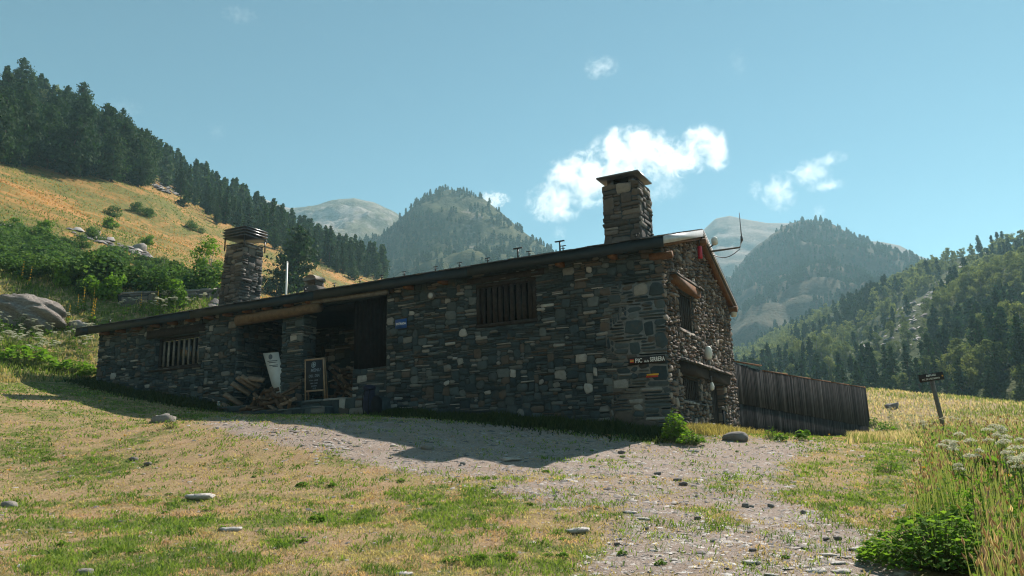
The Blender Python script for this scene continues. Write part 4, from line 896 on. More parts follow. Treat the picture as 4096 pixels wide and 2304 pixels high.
def trunk_mb(h, r, br, lean=0.0, limbs=True):
    mb = MB(); z = np.linspace(-.6, h * .97, 7); mb.tube(np.stack([lean * z + .03 * np.sin(z), .03 * np.cos(z * 1.3), z], -1), np.linspace(r * 1.15, r * .12, 7), 7, jit=.08)
    if limbs:
        for (zz, a, ln, dr) in br[::2]:
            s_ = np.linspace(0, .8, 4); mb.tube(np.stack([lean * zz + np.cos(a) * ln * s_, np.sin(a) * ln * s_, zz + dr * ln * s_ + .12 * ln * s_ ** 2], -1), np.linspace(r * .22, r * .06, 4), 4, cap=False)
    return mb
def pine_meshes(h, cr, n, seed, **kw):
    ln = kw.get('lean', 0.0); V, F, br = pine_arrays(h, cr, n, seed, **kw); mb = MB(); mb.add(V, F)
    return [('trunk', mesh_data('trunk', trunk_mb(h, .018 * h + .03, br, ln), M_trunk)), ('crown', mesh_data('crown', mb, M_needle))]
def leafy_arrays(h, cr, nb, n, seed, size=.35, base=.22, flat=.8):
    rg = np.random.default_rng(seed); P = []; Nn = []; cs = []
    for i in range(nb):
        t = rg.uniform(base, 1); rr = cr * math.sin(math.pi * min(1, max(.12, (t - base) / (1.05 - base)))) ** .6
        a = rg.uniform(0, 2 * math.pi); q = rg.uniform(.2, .85) * rr; c = np.array([q * math.cos(a), q * math.sin(a), t * h * .92]); r = cr * rg.uniform(.28, .5); cs.append((c, r))
        d = rg.normal(size=(n // nb, 3)); d /= np.linalg.norm(d, axis=1)[:, None]; k = rg.uniform(.45, 1.05, len(d)) ** .6
        P.append(c + d * (r * k)[:, None] * [1, 1, flat]); Nn.append(d + rg.normal(size=d.shape) * .6 + [0, 0, .3])
    P = np.concatenate(P); Nn = np.concatenate(Nn); Nn /= np.linalg.norm(Nn, axis=1)[:, None]
    V, F = cards(P, Nn, size * rg.uniform(.6, 1.3, len(P)), rg); return V, F, cs
def leafy_meshes(h, cr, nb, n, seed, ml, mt, names=('trunk', 'crown'), stems=1, **kw):
    V, F, cs = leafy_arrays(h, cr, nb, n, seed, **kw); mb = MB(); mb.add(V, F); rg = np.random.default_rng(seed + 1); tb = MB()
    for s_ in range(stems):
        o = rg.normal(size=2) * .06 * cr * (stems > 1); z = np.linspace(-.4, h * .6, 5); tb.tube(np.stack([o[0] * (1 + z) + .04 * np.sin(z * 2), o[1] * (1 + z), z], -1), np.linspace(.02 * h, .008 * h, 5), 6)
    for c, r in cs[::2]:
        st = np.array([0, 0, c[2] * .55]); tb.tube([st, (st + c) / 2 + [0, 0, -.05 * h], c], [.009 * h, .006 * h, .003 * h], 4, cap=False)
    return [(names[0], mesh_data(names[0], tb, mt)), (names[1], mesh_data(names[1], mb, ml))]
def scatter_joined(name, arrs, mat, P, S, Z, rg, label=None):
    mb = MB()
    for k, (V, F) in enumerate(arrs):
        sel = np.arange(len(P)) % len(arrs) == k
        p, s_, a = P[sel], S[sel], rg.uniform(0, 2 * math.pi, sel.sum()); c_, n_ = np.cos(a), np.sin(a); x = V[:, 0][None] * s_[:, None]; y = V[:, 1][None] * s_[:, None]; z = V[:, 2][None] * s_[:, None]
        W = np.stack([p[:, :1] + x * c_[:, None] - y * n_[:, None], p[:, 1:2] + x * n_[:, None] + y * c_[:, None], p[:, 2:] + z], -1).reshape(-1, 3)
        if len(p): mb.add(W, (F[None] + (np.arange(len(p)) * len(V))[:, None, None]).reshape(-1, F.shape[1]))
    return tag(mb.build(name, mat), kind='stuff')
def thin_out(P, d, keep=None):
    cell = {}; out = []
    for i, p in enumerate(P):
        k = (int(math.floor(p[0] / d)), int(math.floor(p[1] / d))); ok_ = True
        for a in (-1, 0, 1):
            for b in (-1, 0, 1):
                for q in cell.get((k[0] + a, k[1] + b), ()):
                    if (P[q][0] - p[0]) ** 2 + (P[q][1] - p[1]) ** 2 < d * d: ok_ = False; break
                if not ok_: break
            if not ok_: break
        if ok_: cell.setdefault(k, []).append(i); out.append(i)
    return np.array(out, int)

rt = np.random.default_rng(33)
PINES = [pine_meshes(9.2, 1.75 + .1 * (i % 3), 2200, 40 + i, size=.36, tip=.85 + .07 * i, clear=.03 + .03 * (i % 3), ragged=.25 + .07 * (i % 3)) for i in range(7)]
BIGP = [pine_meshes(12.0, 3.6, 4600, 60 + i, size=.40, tip=.62, clear=.06, ragged=.5) for i in range(3)]
FOREST = [(-120, 400), (60, 422), (140, 445), (330, 480), (380, 452), (470, 505), (540, 565), (640, 602), (720, 645), (800, 668), (870, 695), (960, 708), (1000, 700), (900, 640), (760, 570), (640, 530), (560, 480), (480, 400), (400, 360), (250, 290), (100, 220), (-120, 120)]
GAPS = [[(430, 425), (560, 455), (575, 480), (470, 470)], [(280, 375), (345, 400), (330, 412), (275, 392)]]
P = np.stack([rt.uniform(-230, 5, 9000), rt.uniform(90, 330, 9000)], -1); P = np.concatenate([P, H(P[:, 0], P[:, 1])[:, None]], 1); u, v = proj(P); okp = inpoly(u, v, FOREST)
for g in GAPS: okp &= ~inpoly(u, v, g)
P = P[okp]; P = P[thin_out(P, 3.0)]; r_ = np.hypot(P[:, 0], P[:, 1]); P = P[np.argsort(r_)]; r_ = np.sort(r_)
u, v = proj(P); nind = 205
def pine_label(x, y):
    if x < 345 and y > 380: return 'large dark mountain pine at the lower edge of the wood, left of the slope', 'large pines at the lower left edge of the wood'
    if x < 620: return 'dark conical pine in the wood covering the upper left hillside', 'pines in the wood on the upper left hillside'
    return 'dark conical pine in the tree belt running down behind the left chimney', 'pines in the belt behind the left chimney'
for i in range(min(nind, len(P))):
    big = u[i] < 370 and v[i] > 385 or (u[i] < 380 and rt.random() < .15)
    ms = BIGP[i % 3] if big else PINES[int(rt.integers(0, 7))]; s_ = (rt.uniform(.75, 1.05) if big else rt.choice([rt.uniform(.34, .62), rt.uniform(.5, .82), rt.uniform(.7, 1.05)])); lb, gp = pine_label(u[i], v[i])
    instance('pine_tree', ms, P[i] - [0, 0, .15], (rt.uniform(-.05, .05), rt.uniform(-.05, .05), rt.uniform(0, 6.28)), (s_, s_, s_ * rt.uniform(.9, 1.15)), lb, 'pine tree', gp)
LOWP = [pine_arrays(9.0, 1.9, 330, 80 + i, size=.8, tip=.9)[:2] for i in range(4)]
if len(P) > nind: scatter_joined('forest', LOWP, M_needle, P[nind:], rt.uniform(.7, 1.15, len(P) - nind), None, rt)
# named single trees
def single(name, ms, px, py, Yd, s_, label, cat, rz=0.0, rot=(0, 0)):
    p = at(px, py, Yd) if Yd else cast(px, py); z = float(H(p[0], p[1])); return instance(name, ms, (p[0], p[1], z - .1), (rot[0], rot[1], rz), s_, label, cat, None)
single('pine_tree', pine_meshes(8.6, 2.7, 3400, 91, size=.36, tip=.55, clear=.16, ragged=.55), 748, 746, 100, 1.22, 'broad bushy pine standing alone right of the pale metal pole', 'pine tree')
single('pine_tree', pine_meshes(4.2, 2.3, 1500, 92, size=.36, tip=.45, clear=.05, ragged=.5), 695, 735, 96, .9, 'low spreading young pine left of the broad pine by the pole', 'pine tree')
single('pine_tree', pine_meshes(9.5, 3.9, 2600, 93, size=.5, tip=.6, clear=.10, ragged=.5, lean=.16), 165, 442, None, 1.0, 'leaning dark pine with forked trunk at the meadow edge', 'pine tree')
single('pine_tree', pine_meshes(3.4, 1.3, 500, 94, size=.36, tip=.7, clear=.02), 842, 700, 170, 1.0, 'small lone young pine on the orange grass below the tree belt', 'pine tree')
single('pine_tree', pine_meshes(3.0, 1.5, 500, 95, size=.36, tip=.6, clear=.02), 886, 710, 165, 1.0, 'second small pine nearest the roof line on the orange grass', 'pine tree')
single('pine_tree', pine_meshes(4.0, 1.6, 500, 96, size=.36, tip=.7, clear=.02), 460, 520, None, .9, 'small dark pine on the green strip under the rocky patch', 'pine tree')
single('sapling', leafy_meshes(3.4, 1.15, 22, 2600, 97, M_leafb, M_birch, size=.13, stems=3, base=.15), 520, 768, 47, 1.0, 'slender pale green birch sapling left of the louvred chimney', 'sapling')
single('sapling', leafy_meshes(2.4, .9, 14, 420, 98, M_leaf, M_birch, size=.13, stems=3, base=.2), 410, 700, None, 1.0, 'thin sparse grey sapling among the bushes on the slope', 'sapling')

# shrubs on the left slope
SH = [leafy_meshes(1.0, .95, 14, 1500, 120 + i, M_heath, M_trunk, ('stem', 'foliage'), size=.11, base=.05, flat=.75) for i in range(5)]
SHB = [leafy_meshes(1.2, .9, 14, 1100, 130 + i, M_leafb, M_trunk, ('stem', 'foliage'), size=.16, base=.08, flat=.85) for i in range(3)]
ZONE = [[(-20, 590), (60, 600), (160, 622), (280, 640), (330, 655), (450, 692), (540, 730), (530, 755), (400, 742), (300, 712), (235, 715), (150, 712), (-20, 712)]]
cand = np.stack([rt.uniform(-20, 560, 1500), rt.uniform(575, 770, 1500)], -1); pts = []
for x, y in cand:
    if inpoly(np.array([x]), np.array([y]), ZONE[0])[0] and float(fbm(np.array([x / 38.]), np.array([y / 16.]), 3, 44)[0]) > .46:
        p = cast(x, y)
        if p is not None: pts.append(p)
pts = np.array(pts); pts = pts[thin_out(pts, 1.45)][:230]
for p in pts:
    s_ = rt.uniform(1.1, 2.1); instance('shrub', SH[int(rt.integers(0, 5))], p - [0, 0, .12], (0, 0, rt.uniform(0, 6.28)), (s_ * 1.15, s_, s_ * rt.uniform(.6, 1.0)), 'low dark green heath bush in the thick belt across the left slope', 'shrub', 'heath bushes in the belt across the left slope')
for (x, y, s_, br, lab) in [(285, 545, 1.9, 0, 'dark bush on the orange grass, left of a close pair of bushes'), (345, 535, 1.9, 0, 'left bush of the dark pair on the orange grass'), (372, 545, 1.8, 0, 'right bush of the dark pair on the orange grass'), (480, 578, 1.8, 0, 'dark bush on the orange grass nearest the louvred chimney hood'),
        (505, 586, 1.1, 0, 'tiny dark bush beside the one nearest the chimney hood'), (275, 575, 1.5, 1, 'bright bush at the top of the grey rubble strip'), (232, 602, 1.6, 0, 'dark upright juniper below the rubble strip'), (205, 625, 1.5, 0, 'dark juniper left of the upright one below the rubble strip'),
        (370, 615, 1.3, 1, 'bright bush at the lower end of the grey rubble strip'), (267, 752, 1.5, 1, 'bright green round bush right of the big boulder'), (425, 768, 1.35, 1, 'bright green bush on the low stone wall behind the roof'), (215, 738, 1.0, 0, 'dark small bush between the boulder and the bright round bush'),
        (40, 575, 1.1, 1, 'bright bush among the rocks at the left edge'), (110, 580, 1.2, 1, 'bright bush right of the rocks at the left edge'), (160, 720, 1.1, 1, 'green leafy bush above the right end of the boulder'), (430, 465, 1.5, 0, 'green juniper by the rocks under the pine wood')]:
    p = cast(x, y)
    if p is None: continue
    k_ = s_ * .8; instance('shrub', (SHB if br else SH)[int(rt.integers(0, 3))], p - [0, 0, .1], (0, 0, rt.uniform(0, 6.28)), (k_, k_, k_ * 1.1), lab, 'shrub', None)

# wooded slope on the right
BIRCH = [leafy_meshes(7.5, 2.5, 18, 1700, 150 + i, M_leaf, M_birch, size=.38, base=.12) for i in range(6)]
SCREE = [[(2130, 885), (2165, 835), (2240, 790), (2320, 735), (2420, 655), (2500, 625), (2470, 660), (2400, 730), (2340, 790), (2330, 850), (2250, 890), (2160, 900)], [(2010, 850), (2110, 785), (2130, 800), (2040, 860)], [(2560, 780), (2600, 760), (2600, 820), (2560, 830)]]
Q = slr.sample(34000, rt); u, v = proj(Q); okq = (u > 1820) & (u < 5000)
for g in SCREE: okq &= ~(inpoly(u, v, g) & (rt.random(len(u)) > .06))
okq &= (fbm(Q[:, 0] / 40, Q[:, 1] / 40, 3, 3) > .27); Q = Q[okq]; Q = Q[thin_out(Q, 2.5)]; rq = np.hypot(Q[:, 0], Q[:, 1]); Q = Q[np.argsort(rq)]; u, v = proj(Q)
con = (v > 915 + (2576 - u) * .02) & (rt.random(len(u)) < .62) | (fbm(Q[:, 0] / 30, Q[:, 1] / 30, 3, 8) > .60)
inf_ = u < 2600; order = np.argsort(~inf_, kind='stable'); Q, con = Q[order], con[order]; Qc, Qb = Q[con], Q[~con]
for p in Qc[:80]:
    s_ = rt.uniform(.35, .95); instance('pine_tree', PINES[int(rt.integers(0, 6))], p - [0, 0, .3], (0, 0, rt.uniform(0, 6.28)), (s_ * 1.15, s_ * 1.15, s_), 'dark pine in the band of conifers behind the right meadow', 'pine tree', 'conifers behind the right meadow')
for p in Qb[:285]:
    s_ = rt.uniform(.42, .88); instance('broadleaf_tree', BIRCH[int(rt.integers(0, 6))], p - [0, 0, .3], (0, 0, rt.uniform(0, 6.28)), (s_, s_, s_ * rt.uniform(.85, 1.15)), 'light green round-crowned tree on the wooded slope at the right', 'tree', 'broadleaf trees on the right slope')
LOWB = [leafy_arrays(7.5, 2.5, 11, 260, 170 + i, size=.9, base=.12)[:2] for i in range(4)]
scatter_joined('forest', LOWP, M_needle, Qc[80:], rt.uniform(.6, .95, max(0, len(Qc) - 80)), None, rt)
scatter_joined('forest', LOWB, M_leaf, Qb[285:], rt.uniform(.42, .88, max(0, len(Qb) - 285)), None, rt)
single('broadleaf_tree', leafy_meshes(6, 2.3, 20, 1800, 190, M_leaf, M_birch, size=.4, base=.05), 2362, 1008, 95, .62, 'pale round bushy tree directly behind the signpost board', 'tree')
for (x, y, s_) in [(98, 262, 1.25), (168, 292, 1.2), (182, 318, 1.15), (126, 300, 1.0), (258, 392, .8), (420, 468, .7), (566, 545, .6)]:
    p = cast(x, y)
    if p is not None: instance('broadleaf_tree', BIRCH[int(rt.integers(0, 6))], p - [0, 0, .2], (0, 0, rt.uniform(0, 6.28)), (s_, s_, s_ * 1.35), 'light green broadleaf tree standing among the dark pines on the left hillside', 'tree', 'broadleaf trees among the left pines')
# woods of the far hills
TINY = [pine_arrays(9.0, 2.0, 60, 200 + i, size=1.5, tip=.8)[:2] for i in range(5)]
def hill_wood(loft, n, dens, seed, s0, s1, top=None):
    rg = np.random.default_rng(seed); q = loft.sample(n, rg); q = q[fbm(q[:, 0] / dens, q[:, 1] / dens + q[:, 2] / dens, 4, seed) > .37]; scatter_joined('forest', TINY, M_needle, q - [0, 0, .4], rg.uniform(s0, s1, len(q)), None, rg)
hill_wood(dome, 5200, 55, 5, .35, .75); hill_wood(mtr, 9000, 80, 6, .4, .85)
# rubble: scree on the right slope, rock strip and boulder fields on the left slope
M_rub = stone_mat('rubble', [(0.0, (.16, .15, .15)), (0.3, (.25, .235, .225)), (0.6, (.33, .31, .29)), (0.85, (.42, .40, .37))], 2.0, .5)
def rubble(P, S, seed, name='rubble', mat=None, flat=.6):
    rg = np.random.default_rng(seed); n = len(P); base = np.array([[1, 0, 0], [.3, .95, 0], [-.8, .6, 0], [-.8, -.6, 0], [.3, -.95, 0], [.45, .1, .8], [-.3, .45, .85], [-.35, -.4, .75]], float)
    F3 = np.array([[0, 1, 5], [1, 6, 5], [1, 2, 6], [2, 3, 7], [2, 7, 6], [3, 4, 7], [4, 0, 5], [4, 5, 7], [5, 6, 7]])
    V = base[None] * rg.uniform(.65, 1.3, (n, 8, 3)); a = rg.uniform(0, 6.28, n); c_, s_ = np.cos(a)[:, None], np.sin(a)[:, None]
    V = V * np.stack([rg.uniform(.8, 1.4, n), rg.uniform(.6, 1, n), rg.uniform(.5, 1.2, n) * flat], -1)[:, None] * S[:, None, None]
    W = np.stack([V[..., 0] * c_ - V[..., 1] * s_, V[..., 0] * s_ + V[..., 1] * c_, V[..., 2] - .12 * S[:, None]], -1) + P[:, None]
    mb = MB(); mb.add(W.reshape(-1, 3), (F3[None] + (np.arange(n) * 8)[:, None, None]).reshape(-1, 3)); return tag(mb.build(name, mat or M_rub), kind='stuff')
Q = slr.sample(30000, rt); u, v = proj(Q); okq = np.zeros(len(u), bool)
for g in SCREE: okq |= inpoly(u, v, g)
Q = Q[okq]; rubble(Q, rt.uniform(.35, 1.3, len(Q)), 9)
RS = [[(175, 570), (230, 590), (300, 610), (390, 640), (380, 650), (300, 630), (220, 605), (165, 580)], [(375, 455), (430, 470), (470, 490), (450, 495), (390, 475)], [(-10, 560), (30, 575), (110, 600), (100, 618), (20, 600), (-10, 590)], [(540, 760), (565, 760), (560, 790), (530, 790)]]
pts = []
for g in RS:
    xs = [q[0] for q in g]; ys = [q[1] for q in g]
    for _ in range(260):
        x, y = rt.uniform(min(xs), max(xs)), rt.uniform(min(ys), max(ys))
        if inpoly(np.array([x]), np.array([y]), g)[0]:
            p = cast(x, y)
            if p is not None: pts.append(p)
pts = np.array(pts); rubble(pts, rt.uniform(.15, .7, len(pts)) * np.clip(np.hypot(pts[:, 0], pts[:, 1]) / 70, .4, 1.6), 10)
# ------------------------------------------------------------------ ground cover
M_blade = vcol_mat('grass_blades', .40, (1.35, 1.4, .7))
def blades(P, h, wd, rg, lean=.45, col=None, yaw=None):
    n = len(P); a = rg.uniform(0, 2 * math.pi, n) if yaw is None else yaw; f = rg.uniform(0, 2 * math.pi, n)
    sx = np.stack([np.cos(a), np.sin(a), np.zeros(n)], -1) * (wd * .5)[:, None]; ld = np.stack([np.cos(f), np.sin(f), np.zeros(n)], -1) * (rg.uniform(0, lean, n) * h)[:, None]
    up = np.array([0, 0, 1.0]) * h[:, None]; m_ = P + up * .55 + ld * .35; t = P + up * .95 + ld
    V = np.stack([P - sx - [0, 0, .01], P + sx - [0, 0, .01], m_ + sx * .75, m_ - sx * .75, t], 1).reshape(-1, 3); b = (np.arange(n) * 5)[:, None]
    return V, b + np.array([[0, 1, 2, 3]]), b + np.array([[3, 2, 4]]), None if col is None else np.repeat(col, 5, 0)
def lerpc(a, b, t): return np.array(a)[None] * (1 - t[:, None]) + np.array(b)[None] * t[:, None]
rb = np.random.default_rng(77)
def polar(n, r0, r1, a0, a1):
    r = r0 * (r1 / r0) ** rb.random(n); a = np.radians(rb.uniform(a0, a1, n)); x, y = r * np.sin(a), r * np.cos(a); z = H(x, y); return np.stack([x, y, z], -1), r
INHOUSE = lambda P: (lambda q: (q @ D1 > -.05) & (q @ D1 < UL + .1) & (q @ D2 > -.05))(P - C0)
RTALL = [(2170, 1470), (2250, 1370), (2290, 1290), (2330, 1200), (2330, 1130), (2290, 1100), (2420, 1085), (2700, 1080), (3500, 1080), (3500, 1700), (2300, 1700)]
# short dry turf of the yard
P, r = polar(380000, 5.6, 34, -48, 46); g_, gr_, _h = masks(P[:, 0], P[:, 1], P[:, 2]); u, v = proj(P)
patch = fbm(P[:, 0] * 1.6, P[:, 1] * 1.6, 4, 13); keep = (rb.random(len(P)) > np.clip(g_ * 1.25 - .55 * np.clip((fbm(P[:, 0] * 1.1, P[:, 1] * 1.1, 4, 17) - .42) * 5, 0, 1), 0, .90)) & (rb.random(len(P)) < .30 + 1.5 * np.clip(patch - .36, 0, 1) + .4 * gr_) & ~INHOUSE(P) & ~inpoly(u, v, RTALL)
P, r, gr_, patch, g_ = P[keep], r[keep], gr_[keep], patch[keep], g_[keep]; n = len(P)
cl = fbm(P[:, 0] * 3.2, P[:, 1] * 3.2, 5, 19) + rb.normal(size=n) * .045; isg = cl < .425 + .16 * np.clip(gr_, 0, 1) + .03
t = np.clip(rb.random(n) * .6 + (fbm(P[:, 0] * 5, P[:, 1] * 5, 3, 29) - .3) * 1.0, 0, 1); pk = np.clip((fbm(P[:, 0] * 2, P[:, 1] * 2, 4, 39) - .45) * 6, 0, 1)[:, None]
c = np.where(isg[:, None], lerpc((.05, .115, .022), (.26, .335, .080), t), lerpc((.26, .20, .10), (.55, .46, .27), t) * (1 - pk) + lerpc((.30, .175, .11), (.62, .43, .31), t) * pk)
h = rb.uniform(.010, .034, n) * (1 + .9 * isg) * (.6 + .9 * patch); V, Q4, T3, cc = blades(P, h, np.maximum(.006, .0011 * r) * rb.uniform(.7, 1.6, n), rb, 1.9, c)
mb = MB(); mb.add(V, Q4, T3, col=cc); tag(mb.build('short_grass', M_blade), kind='stuff')
# longer meadow grass: left bank, behind the house and the right meadow
def meadow(name, n, r0, r1, a0, a1, test, h0, h1, cA, cB, gA, gB, gfrac, wk=.0011, lean=.6, ps=3):
    P, r = polar(n, r0, r1, a0, a1); u, v = proj(P); k = test(P, u, v, r) & ~INHOUSE(P); P, r = P[k], r[k]; n = len(P); t = rb.random(n)
    pg = fbm(P[:, 0] / ps, P[:, 1] / ps, 4, 23); isg = rb.random(n) < gfrac * np.clip((pg - .3) * 3.2, 0, 1.6); c = np.where(isg[:, None], lerpc(gA, gB, t), lerpc(cA, cB, t))
    h = rb.uniform(h0, h1, n) * (.6 + .9 * pg); V, Q4, T3, cc = blades(P, h, np.maximum(.006, wk * r) * rb.uniform(.7, 1.4, n), rb, lean, c); mb = MB(); mb.add(V, Q4, T3, col=cc); return tag(mb.build(name, M_blade), kind='stuff')
LEFTB = [(-60, 965), (150, 960), (240, 945), (250, 860), (330, 800), (560, 775), (700, 740), (700, 690), (-60, 640)]
meadow('meadow_grass', 90000, 26, 75, -44, -10, lambda P, u, v, r: inpoly(u, v, LEFTB) | ((v < 800) & (u < 900)), .06, .26, (.28, .21, .10), (.46, .38, .21), (.06, .11, .022), (.22, .27, .065), 1.35)
RM = [(2130, 1120), (2160, 970), (2300, 990), (2700, 1020), (3500, 1040), (3500, 1110), (2400, 1095), (2330, 1130), (2250, 1110)]
meadow('meadow_grass', 85000, 20, 85, 18, 54, lambda P, u, v, r: inpoly(u, v, RM), .07, .26, (.38, .275, .185), (.62, .51, .39), (.12, .155, .045), (.28, .31, .12), .75)
meadow('hillside_grass', 70000, 60, 240, -44, 2, lambda P, u, v, r: (v > 380) & (v < 800), .06, .24, (.30, .145, .055), (.54, .28, .115), (.07, .115, .028), (.20, .24, .062), .95, .0012, ps=10)
# rank growth along the foot of the walls; long-wall strip has shade in its colours
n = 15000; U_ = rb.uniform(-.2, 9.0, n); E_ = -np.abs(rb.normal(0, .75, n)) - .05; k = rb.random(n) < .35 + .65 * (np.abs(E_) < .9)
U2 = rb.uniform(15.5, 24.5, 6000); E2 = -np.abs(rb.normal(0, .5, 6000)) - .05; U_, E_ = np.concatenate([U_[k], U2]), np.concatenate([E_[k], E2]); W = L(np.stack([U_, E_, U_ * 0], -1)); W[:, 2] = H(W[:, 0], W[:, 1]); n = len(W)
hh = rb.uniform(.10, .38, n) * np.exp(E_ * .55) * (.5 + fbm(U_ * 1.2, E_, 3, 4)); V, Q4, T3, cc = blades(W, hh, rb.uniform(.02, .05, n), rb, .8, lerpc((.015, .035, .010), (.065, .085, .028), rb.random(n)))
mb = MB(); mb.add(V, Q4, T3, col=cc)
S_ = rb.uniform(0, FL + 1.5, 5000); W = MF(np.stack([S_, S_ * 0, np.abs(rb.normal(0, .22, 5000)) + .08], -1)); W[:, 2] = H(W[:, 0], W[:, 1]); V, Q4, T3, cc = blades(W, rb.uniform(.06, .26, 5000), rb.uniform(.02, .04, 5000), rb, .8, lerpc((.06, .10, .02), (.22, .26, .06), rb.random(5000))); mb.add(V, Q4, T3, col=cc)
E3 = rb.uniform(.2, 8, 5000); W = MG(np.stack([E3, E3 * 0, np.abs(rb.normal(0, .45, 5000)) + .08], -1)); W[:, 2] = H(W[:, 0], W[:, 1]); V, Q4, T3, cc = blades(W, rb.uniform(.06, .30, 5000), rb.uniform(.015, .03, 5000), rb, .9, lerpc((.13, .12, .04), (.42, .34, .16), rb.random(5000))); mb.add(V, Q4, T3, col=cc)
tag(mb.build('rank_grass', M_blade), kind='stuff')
# tall flowering grass in the right corner
P, r = polar(75000, 5.2, 30, 18, 54); u, v = proj(P); k = inpoly(u + (fbm(P[:, 0], P[:, 1], 3, 2) - .5) * 60, v, RTALL) & ~((u < 2470) & (v > 1335)); P, r = P[k], r[k]; n = len(P); t = rb.random(n)
edge = np.clip((u[k] - 2180) / 200, .25, 1); isg = rb.random(n) < .94; c = np.where(isg[:, None], lerpc((.045, .095, .020), (.19, .27, .065), t), lerpc((.24, .17, .11), (.46, .35, .25), t))
h = rb.uniform(.08, .32, n) * edge; V, Q4, T3, cc = blades(P, h, np.maximum(.006, .0008 * r) * rb.uniform(.7, 1.5, n), rb, .7, c); mb = MB(); mb.add(V, Q4, T3, col=cc)
sel = rb.random(n) < .085; Ps = P[sel]; rs = r[sel]; ns = len(Ps); hs = rb.uniform(.30, .68, ns) * edge[sel]; ln = rb.normal(size=(ns, 2)) * .10 * hs[:, None]; Tt = Ps + np.stack([ln[:, 0], ln[:, 1], hs], -1)
wd = np.maximum(.004, .0005 * rs); sx = np.stack([wd, wd * 0, wd * 0], -1); V = np.stack([Ps - sx, Ps + sx, Tt + sx * .5, Tt - sx * .5], 1).reshape(-1, 3); mb.add(V, np.arange(ns * 4).reshape(ns, 4), col=np.array([.26, .29, .11]))
hc = lerpc((.36, .24, .18), (.62, .48, .37), rb.random(ns)); hl_ = rb.uniform(.035, .085, ns); hw = np.maximum(.009, .0011 * rs) * rb.uniform(.8, 1.5, ns)
for k in range(3):
    a = rb.uniform(0, 6.28, ns); dx = np.stack([np.cos(a) * hw, np.sin(a) * hw, a * 0], -1); dr = np.concatenate([ln * .25, hl_[:, None]], 1)
    V = np.stack([Tt - dr * .3, Tt + dx + dr * .35, Tt + dr, Tt - dx + dr * .3], 1).reshape(-1, 3); mb.add(V, np.arange(ns * 4).reshape(ns, 4), col=np.repeat(hc, 4, 0))
lf_ = rb.random(n) < .34; Pl = P[lf_] + np.stack([rb.normal(size=lf_.sum()) * .05, rb.normal(size=lf_.sum()) * .05, rb.uniform(.03, .30, lf_.sum()) * edge[lf_]], -1); Nl = np.array([0, 0, 1.]) + rb.normal(size=Pl.shape) * .6; Nl /= np.linalg.norm(Nl, axis=1)[:, None]
V, F = cards(Pl, Nl, np.maximum(.045, .004 * r[lf_]) * rb.uniform(.6, 1.5, lf_.sum()), rb, .75); mb.add(V, F, col=np.repeat(lerpc((.04, .10, .02), (.17, .28, .05), rb.random(lf_.sum())), 4, 0))
tag(mb.build('tall_grass', M_blade), kind='stuff')

# gravel and loose slate chips
M_peb = stone_mat('gravel_stone', [(0.0, (.15, .14, .135)), (0.2, (.25, .225, .205)), (0.45, (.34, .305, .28)), (0.7, (.44, .40, .365)), (0.9, (.55, .51, .47))], 8, .3)
M_chip = stone_mat('pale_chips', [(0.0, (.42, .38, .345)), (0.4, (.55, .51, .47)), (0.8, (.64, .61, .575))], 8, .3)
P, r = polar(120000, 5.6, 32, -38, 40); g_, gr_, _h = masks(P[:, 0], P[:, 1], P[:, 2]); u, v = proj(P); k = (rb.random(len(P)) < .05 + .75 * g_) & ~INHOUSE(P) & ~inpoly(u, v, RTALL); P, r = P[k], r[k]
rubble(P, np.clip(rb.lognormal(-4.15, .6, len(P)), .007, .07) * np.clip(r / 9, .75, 1.5), 41, 'gravel', M_peb, .38)
P, r = polar(9000, 5.6, 11, -8, 36); u, v = proj(P); g_, gr_, _h = masks(P[:, 0], P[:, 1], P[:, 2]); k = inpoly(u, v, [(1350, 1460), (1560, 1330), (1700, 1230), (2050, 1240), (2260, 1360), (2330, 1460)]) & (rb.random(len(P)) < .30 + .45 * fbm(P[:, 0] * 1.3, P[:, 1] * 1.3, 3, 71))
rubble(P[k], rb.lognormal(-3.6, .6, k.sum()).clip(.012, .085), 43, 'gravel', M_chip, .22)
# separate stones
M_rock = stone_mat('field_stone', [(0.0, (.24, .22, .205)), (0.5, (.33, .305, .28)), (1.0, (.45, .42, .39))], 6, .6); M_rockd = stone_mat('shade_toned_field_stone', [(0.0, (.19, .175, .165)), (0.5, (.25, .225, .21)), (1.0, (.30, .27, .25))], 6, .6)  # darker stone copy: shadow side of backlit stones put into the colour
M_rockw = stone_mat('pale_field_stone', [(0.0, (.50, .47, .44)), (0.5, (.58, .55, .52)), (1.0, (.62, .60, .57))], 6, .4)
def stone_mesh(seed, rx, ry, rz_, mat, amp=.3, e=2.6, n=(14, 9), fq=1.6):
    mb = MB(); nu, nv = n; th = np.linspace(0, 2 * math.pi, nu, endpoint=False); ph = np.linspace(-math.pi / 2, math.pi / 2, nv); T, Pp = np.meshgrid(th, ph, indexing='ij'); sp = lambda q: np.sign(q) * np.abs(q) ** (2 / e)
    x, y, z = sp(np.cos(Pp)) * sp(np.cos(T)), sp(np.cos(Pp)) * sp(np.sin(T)), sp(np.sin(Pp)); d = 1 + amp * 2 * (fbm(x * fq + seed * 3.1, y * fq + z * fq * 1.3, 4, seed) - .5)
    V = np.stack([x * d * rx, y * d * ry, z * d * rz_], -1); idx = np.arange(nu * nv).reshape(nu, nv); i2 = np.roll(idx, -1, 0); mb.add(V.reshape(-1, 3), np.stack([idx[:, :-1], i2[:, :-1], i2[:, 1:], idx[:, 1:]], -1).reshape(-1, 4)); return mesh_data('rock', mb, mat)
